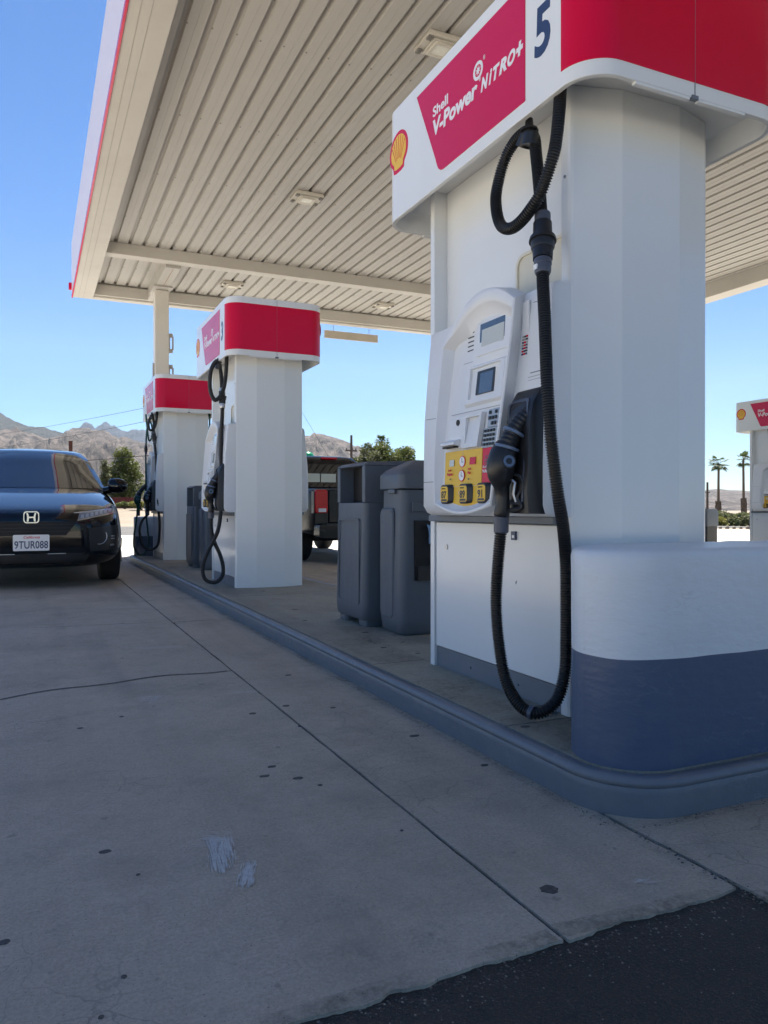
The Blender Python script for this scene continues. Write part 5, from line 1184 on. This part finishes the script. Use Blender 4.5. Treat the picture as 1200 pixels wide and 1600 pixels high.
# --- mountains: ridge profiles by bearing, built as terrain with relief at their own distance
def ridge(name, D, depth, prof, mat, rough, freq, az_pad=0, nu=260, nv=30, seed=0, base=-20, gully=1.0):
    us = [p[0] for p in prof]
    def H(u):
        for (a, b) in zip(prof, prof[1:]):
            if a[0] <= u <= b[0]:
                k = (u-a[0])/(b[0]-a[0]); k = k*k*(3-2*k)*.5+k*.5; return a[1]+(b[1]-a[1])*k
        return prof[0][1] if u < us[0] else prof[-1][1]
    vs = []; mb = MB()
    for j in range(nv+1):
        t_ = j/nv
        for i in range(nu+1):
            u = us[0]+(us[-1]-us[0])*i/nu; az = YAW+math.atan((u-600)/1203.6); d = D*(1-depth*(1-t_)) if t_ <= 1 else D
            cosu = math.cos(az-YAW); dd = d/cosu
            ht = (797-H(u))/1203.6*D+.75
            x, y = math.sin(az)*dd, math.cos(az)*dd
            n1 = fbm(x*freq+seed, y*freq, 0, 6)
            A_ = az*D*freq*1.6; wv = fbm(x*freq*.8+3, y*freq*.8, 2, 3)*1.6
            g1 = 1-abs(noise.noise(Vector((A_+wv, t_*1.0+seed, 1))))*2.6; g2 = 1-abs(noise.noise(Vector((A_*2.9+wv*2, t_*1.8+seed, 4))))*2.6; g3 = 1-abs(noise.noise(Vector((A_*8.5+wv*3, t_*3+seed, 9))))*2.6
            spur = (g1*.42+g2*.36+g3*.24-.55)
            env = max(0, math.sin(math.pi*min(1, t_*.97)))**.6
            z = base+(ht-base)*(t_**1.15)*(1+rough*n1*(1-t_*.6))+ht*rough*1.5*gully*spur*env+ht*rough*.35*fbm(x*freq*7, y*freq*7, 3, 5)*(.4+.6*env)
            if t_ == 1: z += ht*.05*fbm(A_*3, seed, 0, 5)
            vs.append((x, y, z))
    for i in range(nu+1):        # back slope so the ridge has depth
        x, y, z = vs[nv*(nu+1)+i]; vs.append((x*1.15, y*1.15, base))
    nv2 = nv+1
    mb.add(vs, [(j*(nu+1)+i, j*(nu+1)+i+1, (j+1)*(nu+1)+i+1, (j+1)*(nu+1)+i) for j in range(nv2) for i in range(nu)])
    mb.build(name, M[mat], smooth=180, recalc=False, kind='structure')
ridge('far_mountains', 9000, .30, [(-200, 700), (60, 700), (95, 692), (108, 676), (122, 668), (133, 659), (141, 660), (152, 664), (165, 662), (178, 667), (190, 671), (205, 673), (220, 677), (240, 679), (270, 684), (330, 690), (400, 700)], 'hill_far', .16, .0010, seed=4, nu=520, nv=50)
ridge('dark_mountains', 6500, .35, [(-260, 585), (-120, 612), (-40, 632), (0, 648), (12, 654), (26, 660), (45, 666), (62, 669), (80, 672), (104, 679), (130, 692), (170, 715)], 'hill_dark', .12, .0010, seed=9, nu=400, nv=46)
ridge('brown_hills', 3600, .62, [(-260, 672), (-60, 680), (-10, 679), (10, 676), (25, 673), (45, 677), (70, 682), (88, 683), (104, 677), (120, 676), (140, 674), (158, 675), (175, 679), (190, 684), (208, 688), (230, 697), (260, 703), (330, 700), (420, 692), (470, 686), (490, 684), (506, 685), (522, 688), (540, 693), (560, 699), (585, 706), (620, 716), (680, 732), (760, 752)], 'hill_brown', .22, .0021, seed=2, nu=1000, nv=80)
ridge('low_hills', 5200, .5, [(700, 775), (900, 772), (1080, 769), (1110, 766), (1125, 765), (1140, 767), (1160, 768), (1200, 770), (1350, 764), (1600, 760)], 'hill_brown', .12, .0016, seed=12, nu=300, nv=40)
# ------------------------------------------------------------------ haze
m = bpy.data.materials.new('haze'); m.use_nodes = True; n = m.node_tree; n.nodes.remove(n.nodes['Principled BSDF'])
pv = n.nodes.new('ShaderNodeVolumePrincipled'); pv.inputs['Color'].default_value = (.70, .84, 1, 1); pv.inputs['Density'].default_value = 3.3e-5; pv.inputs['Anisotropy'].default_value = .2
n.links.new(pv.outputs[0], n.nodes['Material Output'].inputs['Volume'])
mb = MB(); mb.box(-11000, 11500, -3100, 11800, -40, 2300); hz = mb.build('haze', m, None, smooth=0, kind='stuff')
